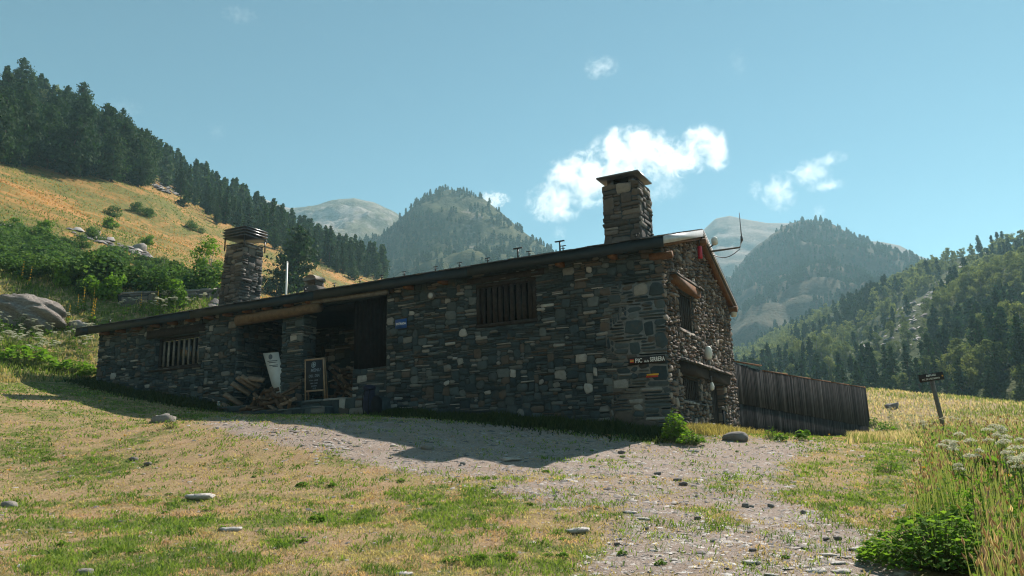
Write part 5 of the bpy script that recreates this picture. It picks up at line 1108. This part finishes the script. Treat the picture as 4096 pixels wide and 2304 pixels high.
RK = {'l': [stone_mesh(300 + i, 1, .78, .22, M_rockw, .62, 2.7, (16, 8), 1.5) for i in range(5)], 'm': [stone_mesh(310 + i, 1, .8, .62, M_rock, .6, 2.8, (11, 7), 1.6) for i in range(5)], 'd': [stone_mesh(320 + i, 1, .8, .5, M_rockd, .65, 2.8, (11, 7), 1.6) for i in range(5)]}
def rock(px, py, wpx, kind, lab, group=None, dz=.25, rzv=None, tilt=0):
    p = cast(px, py)
    if p is None: return
    s_ = wpx / 2 / 1918.0 * np.linalg.norm(p - EYE); o = bpy.data.objects.new('rock', RK[kind][int(rb.integers(0, len(RK[kind])))]); COL.objects.link(o); hz_ = {'l': .22, 'm': .62, 'd': .5}[kind]
    o.location = (p[0], p[1], p[2] + s_ * hz_ * dz); o.scale = (s_,) * 3; o.rotation_euler = (tilt + rb.uniform(-.1, .1), rb.uniform(-.1, .1), rb.uniform(-.5, .5) if rzv is None else rzv); return tag(o, lab, 'rock', group)
def z5(x, y): return (2400 + x / 2.2155) / K, (1650 + y / 2.2155) / K
rock(371, 1171, 16, 'd', 'small brown blocky stone standing on the left turf', None, .8); rock(334, 1158, 20, 'd', 'dark stone in the turf beside the brown blocky stone'); rock(506, 1254, 62, 'l', 'large pale flat stone sunk in the left turf', None, .5, .3)
rock(22, 1276, 32, 'm', 'grey stone at the left edge of the turf', None, .3); rock(212, 1446, 32, 'm', 'rounded stone cut off by the bottom edge on the left'); rock(412, 1062, 48, 'm', 'flat grey stone beside the grass tuft at the shadow edge', None, .1)
rock(1175, 1045, 19, 'l', 'smooth white stone lying in the house shadow', None, 1.2); rock(1075, 1129, 26, 'm', 'rounded beige stone at the edge of the house shadow', None, .4); rock(1164, 1170, 14, 'm', 'small beige stone at the tip of the chimney shadow', None, .5); rock(1284, 1158, 44, 'l', 'thin pale slab stone on the shadow edge', None, .6)
rock(580, 1333, 48, 'l', 'flat whitish stone in the turf, lower left', None, .2); rock(1015, 1446, 40, 'l', 'pale stones at the bottom edge of the turf'); rock(1456, 1337, 60, 'l', 'flat whitish slab in the gravel below the shadow', None, .25)
for (x, y, wz, k, lab) in [(735, 645, 75, 'd', 'dark wedge stone in the middle of the gravel yard'), (680, 608, 70, 'd', 'flat dark slab just above the dark wedge stone in the gravel'), (1515, 835, 52, 'm', 'round brown stone on the gravel, left of a similar grey one'), (1810, 892, 52, 'm', 'square brown stone on the dry grass of the right yard'),
        (1290, 838, 60, 'm', 'left stone of the small touching pair in the gravel'), (1345, 842, 40, 'm', 'right stone of the small touching pair in the gravel'), (410, 1038, 52, 'd', 'round dark stone by itself in the gravel'), (862, 942, 54, 'd', 'pointed dark stone in the central gravel'), (1330, 1066, 46, 'd', 'dark egg shaped stone in the lower gravel'),
        (1355, 1226, 62, 'd', 'broad dark stone in the lower right gravel'), (1120, 1390, 40, 'd', 'dark stone near the bottom edge of the gravel'), (150, 1178, 52, 'd', 'flat dark stone in the lower left of the gravel'), (2105, 1122, 62, 'd', 'right dark stone of two by the tall grass edge'), (2005, 1126, 46, 'd', 'left dark stone of two by the tall grass edge'), (1000, 1142, 40, 'm', 'small grey stone with a shadow in the lower gravel'),
        (265, 882, 110, 'l', 'flat cream slab on the left side of the gravel'), (1905, 1405, 170, 'l', 'largest flat white slab at the lower right of the gravel'), (2148, 1412, 140, 'l', 'white slab right of the largest one at the bottom'), (1350, 1332, 120, 'l', 'flat white slab at the bottom centre of the gravel'), (2310, 1217, 150, 'l', 'flat white slab at the foot of the tall grass'),
        (2022, 1266, 110, 'l', 'long pale slab above the largest white slab'), (2092, 1332, 130, 'l', 'pale slab between the long one and the bottom edge'), (475, 1226, 80, 'l', 'pale slab stone in the lower left gravel'), (820, 346, 90, 'l', 'pale flat slab in the gravel below the corner nettles'), (915, 590, 70, 'l', 'small pale slab right of the dark wedge stone'), (505, 551, 62, 'd', 'thin dark slab in the upper gravel'), (190, 362, 66, 'd', 'brown slab at the right end of the house shadow'),
        (1520, 1440, 120, 'l', 'white slab cut by the bottom edge right of centre'), (390, 945, 90, 'l', 'long thin pale slab below the cream one'), (1735, 1065, 60, 'l', 'pale chip stone in the lower right dry grass')]:
    a_, b_ = z5(x, y); rock(a_, b_, wz / 2.2155 / K, k, lab, None, .05 if k == 'l' else .45)
# threshold rock at the gable door and the big boulder
p = cast(1850, 1108); o = bpy.data.objects.new('rock', stone_mesh(401, .30, .2, .13, M_rockd, .3, 2.4, (22, 12))); COL.objects.link(o); o.location = (p[0], p[1], p[2] + .08); o.rotation_euler = (0, .08, -.5); tag(o, 'long dark rock step lying in front of the gable door', 'rock')
p = cast(45, 806)
mB = NT('boulder_rock', .9, .15); cB = mB.coord((1.0, 1.0, 2.6)); nB = mB.noise(cB, 2.2, 9, .72, .8); nB2 = mB.noise(cB, 9, 6, .75)
mB.col(mB.mix(.6, mB.ramp(nB, [(.3, (.30, .265, .24)), (.6, (.56, .50, .45))]), mB.ramp(nB2, [(.35, .45), (.65, 1.0)]), 'MULTIPLY')); mB.bump(mB.math('ADD', mB.math('MULTIPLY', nB, 2.0), nB2), 1.0, .22); M_bould = mB.m
o = bpy.data.objects.new('boulder', stone_mesh(417, 2.1, 1.4, .98, M_bould, .22, 2.5, (72, 40), 2.6)); COL.objects.link(o); o.data.name = 'boulder'
dB = np.linalg.norm(p - EYE); o.location = (p[0], p[1] + .6, p[2] + .42); o.scale = (dB / 38 * .80,) * 3; o.rotation_euler = (.1, .22, -.25); tag(o, 'huge rounded grey boulder at the left edge of the meadow', 'boulder')
for (x, y, wz, k, lab) in [(235, 590, 26, 'm', 'largest grey rock at the upper end of the rubble strip'), (350, 628, 30, 'm', 'broad rock in the lower half of the rubble strip'), (548, 772, 26, 'm', 'pale rock beneath the birch sapling'), (18, 585, 40, 'm', 'pale rock at the left edge above the heath'), (95, 600, 24, 'm', 'small pale rock above the heath bushes'), (195, 823, 34, 'm', 'rounded rock right of the big boulder'), (2245, 1026, 30, 'd', 'dark rock lying in the right meadow')]: rock(x, y, wz, k, lab)
# low dry stone wall behind the roof
t = thing('low_stone_wall', 'low dry stone wall with flat capstones behind the roof', 'wall'); a0 = cast(305, 772); a1 = at(600, 790, np.linalg.norm(a0) * .98); dW = (a1 - a0); LW = np.hypot(dW[0], dW[1]); dW = np.array([dW[0], dW[1], 0]) / LW; nW = np.array([dW[1], -dW[0], 0])
zb0, zb1 = float(H(a0[0], a0[1])), float(H(a1[0], a1[1]))
MW = lambda q: a0 * [1, 1, 0] + q[..., :1] * dW + q[..., 2:3] * nW + np.array([0, 0, 1.]) * (q[..., 1:2] + zb0 + (zb1 - zb0) * q[..., :1] / LW)
mb = MB(); mb.box(MW, 0, LW, -.3, .66, -.5, .0, mat=1); stones(mb, MW, 0, LW, -.1, .68, .17, .13, lambda a_, b_: a_ > -9, rg, prot=(.02, .09), mix_=(.3, .5, .2)); mb.build('wall_stones', [M_chim, M_mortar], t)
mb = MB(); x = 0
while x < LW:
    wd = rb.uniform(.5, 1.1); mb.box(MW, x, x + wd - .03, .69, .69 + rb.uniform(.07, .12), -.55, .08, jit=.025); x += wd
mb.build('capstones', M_rock, t)

# ------------------------------------------------------------------ plants one can count
M_stem = plain('plant_stem', (.12, .16, .05), .8, .2); M_petal = NT('umbel_petals', .9, .1); M_petal.col((.62, .62, .48)); M_petal.translucent((.62, .62, .48), .3); M_petal = M_petal.m
M_yel = NT('yellow_petals', .9, .1); M_yel.col((.62, .36, .03)); M_yel.translucent((.62, .36, .03), .3); M_yel = M_yel.m
def umbel_meshes(seed, h=1.0, nu=4, rad=.11):
    rg = np.random.default_rng(seed); st = MB(); fls = []
    st.tube([(0, 0, -.05), (.01, 0, h * .5), (0, .01, h * .82)], [.011, .009, .007], 6)
    for i in range(nu):
        a = rg.uniform(0, 6.28); rr = 0 if i == 0 else rg.uniform(.10, .26); z = h * (1.0 if i == 0 else rg.uniform(.82, .98)); z0 = h * rg.uniform(.45, .75); tp_ = np.array([rr * math.cos(a), rr * math.sin(a), z])
        if i: st.tube([(0, 0, z0), tp_ * [.6, .6, 1] - [0, 0, (z - z0) * .45], tp_ - [0, 0, .06]], [.006, .005, .004], 5, cap=False)
        fl = MB(); fls.append(fl); r = rad * (1 if i == 0 else rg.uniform(.6, .95)); m_ = 34
        for k in range(m_):
            q = r * math.sqrt((k + .5) / m_); b = k * 2.4; c = tp_ + [q * math.cos(b), q * math.sin(b), .03 * (1 - (q / r) ** 2) + rg.uniform(-.006, .006)]
            if k % 3 == 0: st.tube([tp_ - [0, 0, .06], c - [0, 0, .004]], [.002, .0015], 3, cap=False)
            V, F = cards(np.repeat(c[None], 3, 0) + rg.normal(size=(3, 3)) * [.010, .010, .004], np.array([[0, 0, 1.]] * 3) + rg.normal(size=(3, 3)) * .35, .026, rg); fl.add(V, F)
    lf = MB()
    for k in range(7):
        a = rg.uniform(0, 6.28); z = rg.uniform(.05, .6) * h; ln = rg.uniform(.12, .28); m_ = 14; s_ = np.linspace(.25, 1, m_); P_ = np.stack([np.cos(a) * ln * s_, np.sin(a) * ln * s_, z + ln * .4 * s_ - .5 * ln * s_ ** 2], -1) + rg.normal(size=(m_, 3)) * .025
        V, F = cards(P_, np.array([0, 0, 1.]) + rg.normal(size=(m_, 3)) * .5, .055, rg); lf.add(V, F)
    return [('stem', mesh_data('stem', st, M_stem)), ('leaves', mesh_data('leaves', lf, M_leafb))] + [('flower_head', mesh_data('flower_head', f_, M_petal)) for f_ in fls]
UMB = [umbel_meshes(500 + i, 1.0, 3 + i % 3, .10 + .012 * i) for i in range(4)]
def top_at(px, py, Yd): return at(px, py, Yd)
for (x, y, d, lab) in [(2408, 1094, 9.0, 'white umbel flower standing before the signpost foot'), (2452, 1110, 8.6, 'wide white umbel right of the signpost foot'), (2480, 1082, 10.5, 'high cream umbel in a cluster right of the signpost'), (2512, 1112, 8.2, 'broad flat white umbel in the middle of the right-hand flowers'), (2545, 1100, 9.4, 'white umbel behind the broad flat one at the right'),
        (2562, 1128, 7.8, 'nearest white umbel at the right edge'), (2430, 1148, 8.4, 'small low white umbel below the signpost foot'), (2500, 1072, 11.5, 'small far umbel above the right-hand cluster'), (2395, 1110, 10.5, 'pale umbel low beside the signpost foot'), (2568, 1150, 7.4, 'low white umbel at the right edge, lowest of all')]:
    p = top_at(x, y, d); z = float(H(p[0], p[1])); s_ = max(.25, p[2] - z); instance('umbel_flower', UMB[int(rb.integers(0, 4))], (p[0], p[1], z), (rb.uniform(-.06, .06), rb.uniform(-.06, .06), rb.uniform(0, 6.28)), (.62, .62, s_), lab, 'flower', None)
def many(name, ms, n, poly, s0, s1, lab, cat, grp, dmin=.0):
    xs = [q[0] for q in poly]; ys = [q[1] for q in poly]; c_ = 0
    for _ in range(n * 6):
        if c_ >= n: break
        x, y = rb.uniform(min(xs), max(xs)), rb.uniform(min(ys), max(ys))
        if not inpoly(np.array([x]), np.array([y]), poly)[0]: continue
        p = cast(x, y)
        if p is None or INHOUSE(p[None])[0]: continue
        s_ = rb.uniform(s0, s1); instance(name, ms[int(rb.integers(0, len(ms)))], p, (rb.uniform(-.1, .1), rb.uniform(-.1, .1), rb.uniform(0, 6.28)), s_, lab, cat, grp); c_ += 1
many('umbel_flower', UMB, 70, [(-10, 815), (150, 825), (235, 850), (235, 905), (120, 920), (-10, 900)], .55, .95, 'cream umbel flower in the drift below the big boulder', 'flower', 'umbel flowers below the boulder')
many('umbel_flower', UMB, 26, [(300, 790), (420, 765), (540, 775), (420, 800), (300, 815)], .7, 1.0, 'cream umbel flower behind the left end of the roof', 'flower', 'umbel flowers behind the roof')
many('umbel_flower', UMB, 40, [(2180, 1060), (2240, 1040), (2420, 1070), (2560, 1060), (2560, 1090), (2330, 1110)], .35, .6, 'pale umbel flower dotted in the right meadow behind the signpost', 'flower', 'umbel flowers in the right meadow')
def spike_meshes(seed):
    rg = np.random.default_rng(seed); st = MB(); st.tube([(0, 0, -.05), (.01, 0, .6), (0, .01, 1.1)], [.014, .012, .006], 6); fl = MB(); lf = MB(); z = rg.uniform(.35, 1.1, 60); a = rg.uniform(0, 6.28, 60); r = .05 * (1.25 - z); P_ = np.stack([r * np.cos(a), r * np.sin(a), np.round(z * 7) / 7 + rg.normal(size=60) * .02], -1)
    V, F = cards(P_, np.stack([np.cos(a), np.sin(a), a * 0 + .4], -1), .05, rg); fl.add(V, F); a = rg.uniform(0, 6.28, 26); z = rg.uniform(0, .4, 26); P_ = np.stack([.10 * np.cos(a), .10 * np.sin(a), z], -1); V, F = cards(P_, np.stack([np.cos(a) * .4, np.sin(a) * .4, a * 0 + 1], -1), .14, rg); lf.add(V, F)
    return [('stem', mesh_data('stem', st, M_stem)), ('flower_spike', mesh_data('flower_spike', fl, M_yel)), ('leaves', mesh_data('leaves', lf, M_leafb))]
SPK = [spike_meshes(600 + i) for i in range(3)]
for (x, y) in [(520, 870), (720, 740), (712, 850), (1082, 770), (165, 550), (215, 585), (712, 420), (775, 480), (630, 560), (600, 780), (8, 400), (1210, 770), (700, 870), (640, 760)]:
    X_, Y_ = x / 1.932 / K, (850 + y / 1.932) / K; p = cast(X_, Y_)
    if p is not None and not INHOUSE(p[None])[0]: instance('flower_spike_plant', SPK[int(rb.integers(0, 3))], p, (rb.uniform(-.08, .08), 0, rb.uniform(0, 6.28)), rb.uniform(.8, 1.15), 'tall yellow flower spike in the left meadow grass', 'flower', 'yellow flower spikes in the left meadow')
# leafy plants
def leafplant(seed, n, rad, h, size, mat=None, round_=True):
    rg = np.random.default_rng(seed); mb = MB(); a = rg.uniform(0, 6.28, n); q = rad * np.sqrt(rg.random(n)); z = h * (1 - (q / rad) ** 2 * .75) * rg.uniform(.35, 1.05, n); c = np.stack([q * np.cos(a), q * np.sin(a), z], -1)
    d = np.stack([np.cos(a), np.sin(a), np.full(n, .1)], -1) + rg.normal(size=(n, 3)) * .35; up = np.array([0, 0, 1.]) + .6 * d + rg.normal(size=(n, 3)) * .3; d /= np.linalg.norm(d, axis=1)[:, None]; s_ = np.cross(up, d); s_ /= np.linalg.norm(s_, axis=1)[:, None]; nn = np.cross(d, s_); S = (size * rg.uniform(.6, 1.25, n))[:, None]; w_ = .42 if round_ else .2
    V = np.stack([c - d * S * .5, c - d * S * .2 + s_ * S * w_ + nn * S * .07, c + d * S * .25 + s_ * S * w_ * .85 + nn * S * .05, c + d * S * .55 - nn * S * .12, c + d * S * .25 - s_ * S * w_ * .85 + nn * S * .05, c - d * S * .2 - s_ * S * w_ + nn * S * .07], 1).reshape(-1, 3)
    b = (np.arange(n) * 6)[:, None]; mb.add(V, b + np.array([[0, 1, 2, 3]]), b + np.array([[0, 3, 4, 5]])); st = MB()
    for i in range(0, n, 3): st.tube([(c[i, 0] * .35, c[i, 1] * .35, -.02), c[i] * [.8, .8, .7], c[i]], [.006, .005, .003], 4, cap=False)
    return [('stems', mesh_data('stems', st, M_stem)), ('leaves', mesh_data('leaves', mb, mat or M_leafb))]
LP = [leafplant(700, 60, .45, .5, .22), leafplant(701, 190, .6, .55, .12), leafplant(702, 130, .35, .55, .09, None, False)]
WD = [leafplant(710 + i, 90, .30, .13, .09, None, False) for i in range(4)]; TF_ = [leafplant(720 + i, 50, .12, .10, .06, None, True) for i in range(2)]
M_leafd = leaf_mat('dark_leaves', (0.05, 0.115, 0.022), (0.15, 0.26, 0.045), .45, .2, rough=.9)
def plant(ms, x, y, s_, lab, cat='plant', name='leafy_plant', grp=None, Yd=None):
    p = cast(x, y) if Yd is None else at(x, y, Yd)
    if p is None: return
    instance(name, ms, (p[0], p[1], float(H(p[0], p[1]))), (0, 0, rb.uniform(0, 6.28)), s_, lab, cat, grp)
plant(LP[0], 2455, 1215, .9, 'big-leaved bright green plant below the white umbels'); plant(LP[0], 2535, 1225, 1.0, 'big-leaved bright green plant at the right edge below the umbels')
plant(leafplant(731, 1500, .72, .46, .062, M_leafd), 2370, 1425, 1.0, 'dense dark leafy bush at the lower right corner of the yard'); plant(leafplant(732, 200, .4, .4, .10, M_leafd), 2440, 1350, .9, 'dark green weed bush in the tall grass above the corner bush')
plant(leafplant(733, 480, .42, .95, .10), 1700, 1110, .80, 'bright nettle clump at the foot of the house corner'); plant(leafplant(734, 300, .45, .42, .09), 1738, 1118, .8, 'low green weed clump right of the nettles at the house corner')
plant(LP[2], 2237, 1190, .62, 'dark green upright weed on the right turf'); plant(LP[2], 428, 1078, .55, 'grass and herb tuft beside the flat stone at the shadow edge')
plant(LP[0], 2020, 1108, .55, 'bright green leafy weed at the foot of the timber fence'); plant(LP[0], 1965, 1110, .4, 'pale green weed left of the bright one at the fence foot'); plant(LP[2], 1866, 1082, .7, 'thin weed growing between gable and fence')
plant(LP[1], 2230, 1088, 1.0, 'dark green bush at the path edge beside the fence end'); plant(LP[1], 2195, 1072, .9, 'green bush behind the fence end'); plant(LP[2], 1940, 1104, .6, 'single tall weed against the dark fence boards')
plant(leafplant(735, 300, .8, .5, .14), 60, 915, 1.5, 'bright green weed mass at the left edge beside the turf'); plant(leafplant(736, 300, .8, .4, .13), 180, 935, 1.3, 'bright green weed mass left of the house end'); plant(leafplant(737, 260, .6, .4, .12), 225, 950, 1.0, 'green weeds against the left end of the house')
for (x, y, s_, m_, lab) in [(835, 1224, .5, 0, 'single dark green leaf tuft in the turf centre'), (760, 1222, .5, 1, 'small flat weed in the turf left of the single leaf tuft'), (800, 1310, .55, 2, 'weed with broad leaves in the lower turf centre')]: plant(TF_[m_ % 2], x, y, s_ * 1.6, lab, 'weed', 'weed')
for i, (cx, cy_, rx, ry) in enumerate(GREENS[:12]):
    for k in range(3): plant(WD[int(rb.integers(0, 4))], cx + rb.normal() * rx * .55, min(1445, cy_ + rb.normal() * ry * .5), rb.uniform(.18, .38), 'low green rosette weed in one of the green patches of the turf', 'weed', 'weed', 'rosette weeds in the green turf patches')
for k in range(24):
    plant(TF_[k % 2], rb.uniform(20, 2150), rb.uniform(1120, 1440), rb.uniform(.3, .6), 'tiny green tuft dotted over the dry turf and gravel', 'weed', 'weed', 'tiny tufts over the yard')
YF = []
mb = MB(); V, F = cards(rb.normal(size=(9, 3)) * [.016, .016, .005] + [0, 0, .2], np.array([[0, 0, 1.]] * 9) + rb.normal(size=(9, 3)) * .5, .035, rb); mb.add(V, F); st = MB(); st.tube([(0, 0, 0), (0, 0, .2)], [.004, .003], 4); YF = [('stem', mesh_data('stem', st, M_stem)), ('petals', mesh_data('petals', mb, M_yel))]
for (x, y) in [(2355, 1213), (2330, 1228), (2540, 1254), (2352, 1180), (2088, 1113), (262, 1017), (312, 1118), (300, 1130), (275, 1158), (20, 1210), (250, 1024)]:
    plant(YF, x, y, 1.0 if x < 2200 else 1.6, 'small yellow flower scattered in the turf and tall grass', 'flower', 'yellow_flower', 'small yellow flowers')

# ------------------------------------------------------------------ clouds
def cloud(px, py, dist, blobs, dens, seed, lab, nscale=2.2, soft=.55, rot=0.0):
    d = ray(px, py); hd = np.hypot(d[0], d[1]); c = EYE + d * dist / hd; o_z = c[2]
    xs = [b for b in blobs]; hw = max(abs(b[0]) + b[2] for b in xs); hh = max(abs(b[1]) + b[3] for b in xs); kx = dist / hd / 1918.0
    W, Hh = hw * kx, hh * kx; D_ = min(W, max(Hh, W * .45)); mb = MB(); mb.box(ID, -W, W, -D_, D_, -Hh, Hh); m = NT('cloud_vapour'); m.t.nodes.remove(m.b)
    tc = m.n('ShaderNodeTexCoord'); acc = None
    ns_ = m.n('ShaderNodeTexNoise'); ns_.inputs['Scale'].default_value = nscale / (max(Hh, W * .4)); ns_.inputs['Detail'].default_value = 7; ns_.inputs['Roughness'].default_value = .66; ns_.inputs['Distortion'].default_value = .6
    mp = m.n('ShaderNodeMapping'); mp.inputs['Location'].default_value = (seed * 13.7, seed * 7.1, seed * 3.3); m.l(tc.outputs['Object'], mp.inputs[0]); mp2 = m.n('ShaderNodeMapping'); m.l(tc.outputs['Object'], mp2.inputs[0]); mp2.inputs['Location'].default_value = (seed * 130.7, seed * 71, seed * 33); m.l(mp2.outputs[0], ns_.inputs['Vector'])
    for (bx, by, rx, ry) in blobs:
        q = m.n('ShaderNodeMapping'); q.vector_type = 'POINT'; sx_, sy_, sz_ = 1 / (rx * kx), 1 / (D_ * .95 * min(1, rx / hw + .25)), 1 / (ry * kx); q.inputs['Scale'].default_value = (sx_, sy_, sz_); q.inputs['Location'].default_value = (-bx * kx * sx_, 0, by * kx * sz_); m.l(tc.outputs['Object'], q.inputs[0])
        ln = m.n('ShaderNodeVectorMath', operation='LENGTH'); m.l(q.outputs[0], ln.inputs[0]); f = m.math('SUBTRACT', 1.0, ln.outputs['Value']); acc = f if acc is None else m.math('MAXIMUM', acc, f)
    f = m.math('ADD', acc, m.math('MULTIPLY', m.math('SUBTRACT', ns_.outputs['Fac'], .56), 4.6)); f = m.math('MINIMUM', m.math('MAXIMUM', m.math('MULTIPLY', f, 1 / soft), 0.0), 1.0)
    f = m.math('MULTIPLY', f, m.math('MINIMUM', m.math('MAXIMUM', m.math('MULTIPLY', acc, 6.0), 0.0), 1.0)); pv = m.n('ShaderNodeVolumePrincipled'); pv.inputs['Color'].default_value = (1, 1, 1, 1); pv.inputs['Anisotropy'].default_value = .35; m.l(m.math('MULTIPLY', f, dens), pv.inputs['Density']); m.l(pv.outputs[0], m.out.inputs['Volume'])
    o = mb.build('cloud', m.m); o.location = c; o.rotation_euler = (0, 0, -math.atan2(d[0], d[1])); tag(o, lab, 'cloud'); return o
cloud(1575, 432, 1500, [(-175, 62, 85, 62), (-90, 8, 130, 82), (20, -45, 130, 78), (120, -25, 110, 50), (190, -55, 60, 60), (215, -20, 40, 45)], .040, 1, 'large bright white cloud above the roof behind the tall chimney', 3.4, 1.0)
cloud(2015, 455, 1700, [(-50, 20, 45, 55), (20, -15, 60, 35), (70, -40, 40, 18), (50, 20, 50, 14)], .012, 2, 'ragged thin cloud right of the large bright cloud', 3.2, .8)
cloud(1513, 168, 1300, [(0, 0, 50, 30), (-15, 12, 30, 24)], .010, 3, 'small white puff high above the large cloud', 3.0, .9)
cloud(603, 38, 1150, [(0, 0, 48, 26)], .006, 4, 'faint small puff near the top edge, left of centre', 2.6, 1.0)
cloud(1240, 503, 1900, [(0, 0, 48, 26), (-18, -8, 24, 16)], .03, 5, 'small white cloud just behind the rounded forested hill', 2.4)
cloud(316, 272, 1300, [(0, 0, 50, 28)], .004, 6, 'faint wisp above the pine wood on the left', 3.4, 1.2)
cloud(1672, 468, 1600, [(0, 0, 60, 40), (-30, 20, 40, 30)], .008, 7, 'thin ragged wisp right of the tall chimney top', 3.4, 1.0)
cloud(1903, 478, 1750, [(0, 0, 24, 30)], .010, 8, 'tiny wisp left of the ragged thin cloud', 3.0, 1.0)
cloud(1855, 160, 1300, [(0, 0, 26, 42)], .003, 9, 'very faint streak high on the right', 3.0, 1.2)
cloud(545, 330, 1350, [(0, 0, 26, 30)], .003, 10, 'very faint wisp high above the louvred chimney', 3.0, 1.2)
cloud(1408, 585, 2000, [(0, 0, 22, 24)], .008, 11, 'tiny wisp above the roof left of the tall chimney', 3.0, 1.0)
cloud(2060, 535, 2000, [(0, 0, 20, 22)], .008, 12, 'tiny wisp touching the dark mountain summit', 3.0, 1.0)
# ------------------------------------------------------------------ air
mb = MB(); mb.box(ID, -2720, 2720, -2720, 2720, -6.5, 450)
hz = NT('haze'); hz.t.nodes.remove(hz.b); pv = hz.n('ShaderNodeVolumePrincipled')
pv.inputs['Color'].default_value = (0.50, 0.84, 0.98, 1); pv.inputs['Density'].default_value = HAZE_DENSITY; pv.inputs['Anisotropy'].default_value = 0.18
hz.l(pv.outputs[0], hz.out.inputs['Volume'])
tag(mb.build('haze', hz.m), kind='stuff')
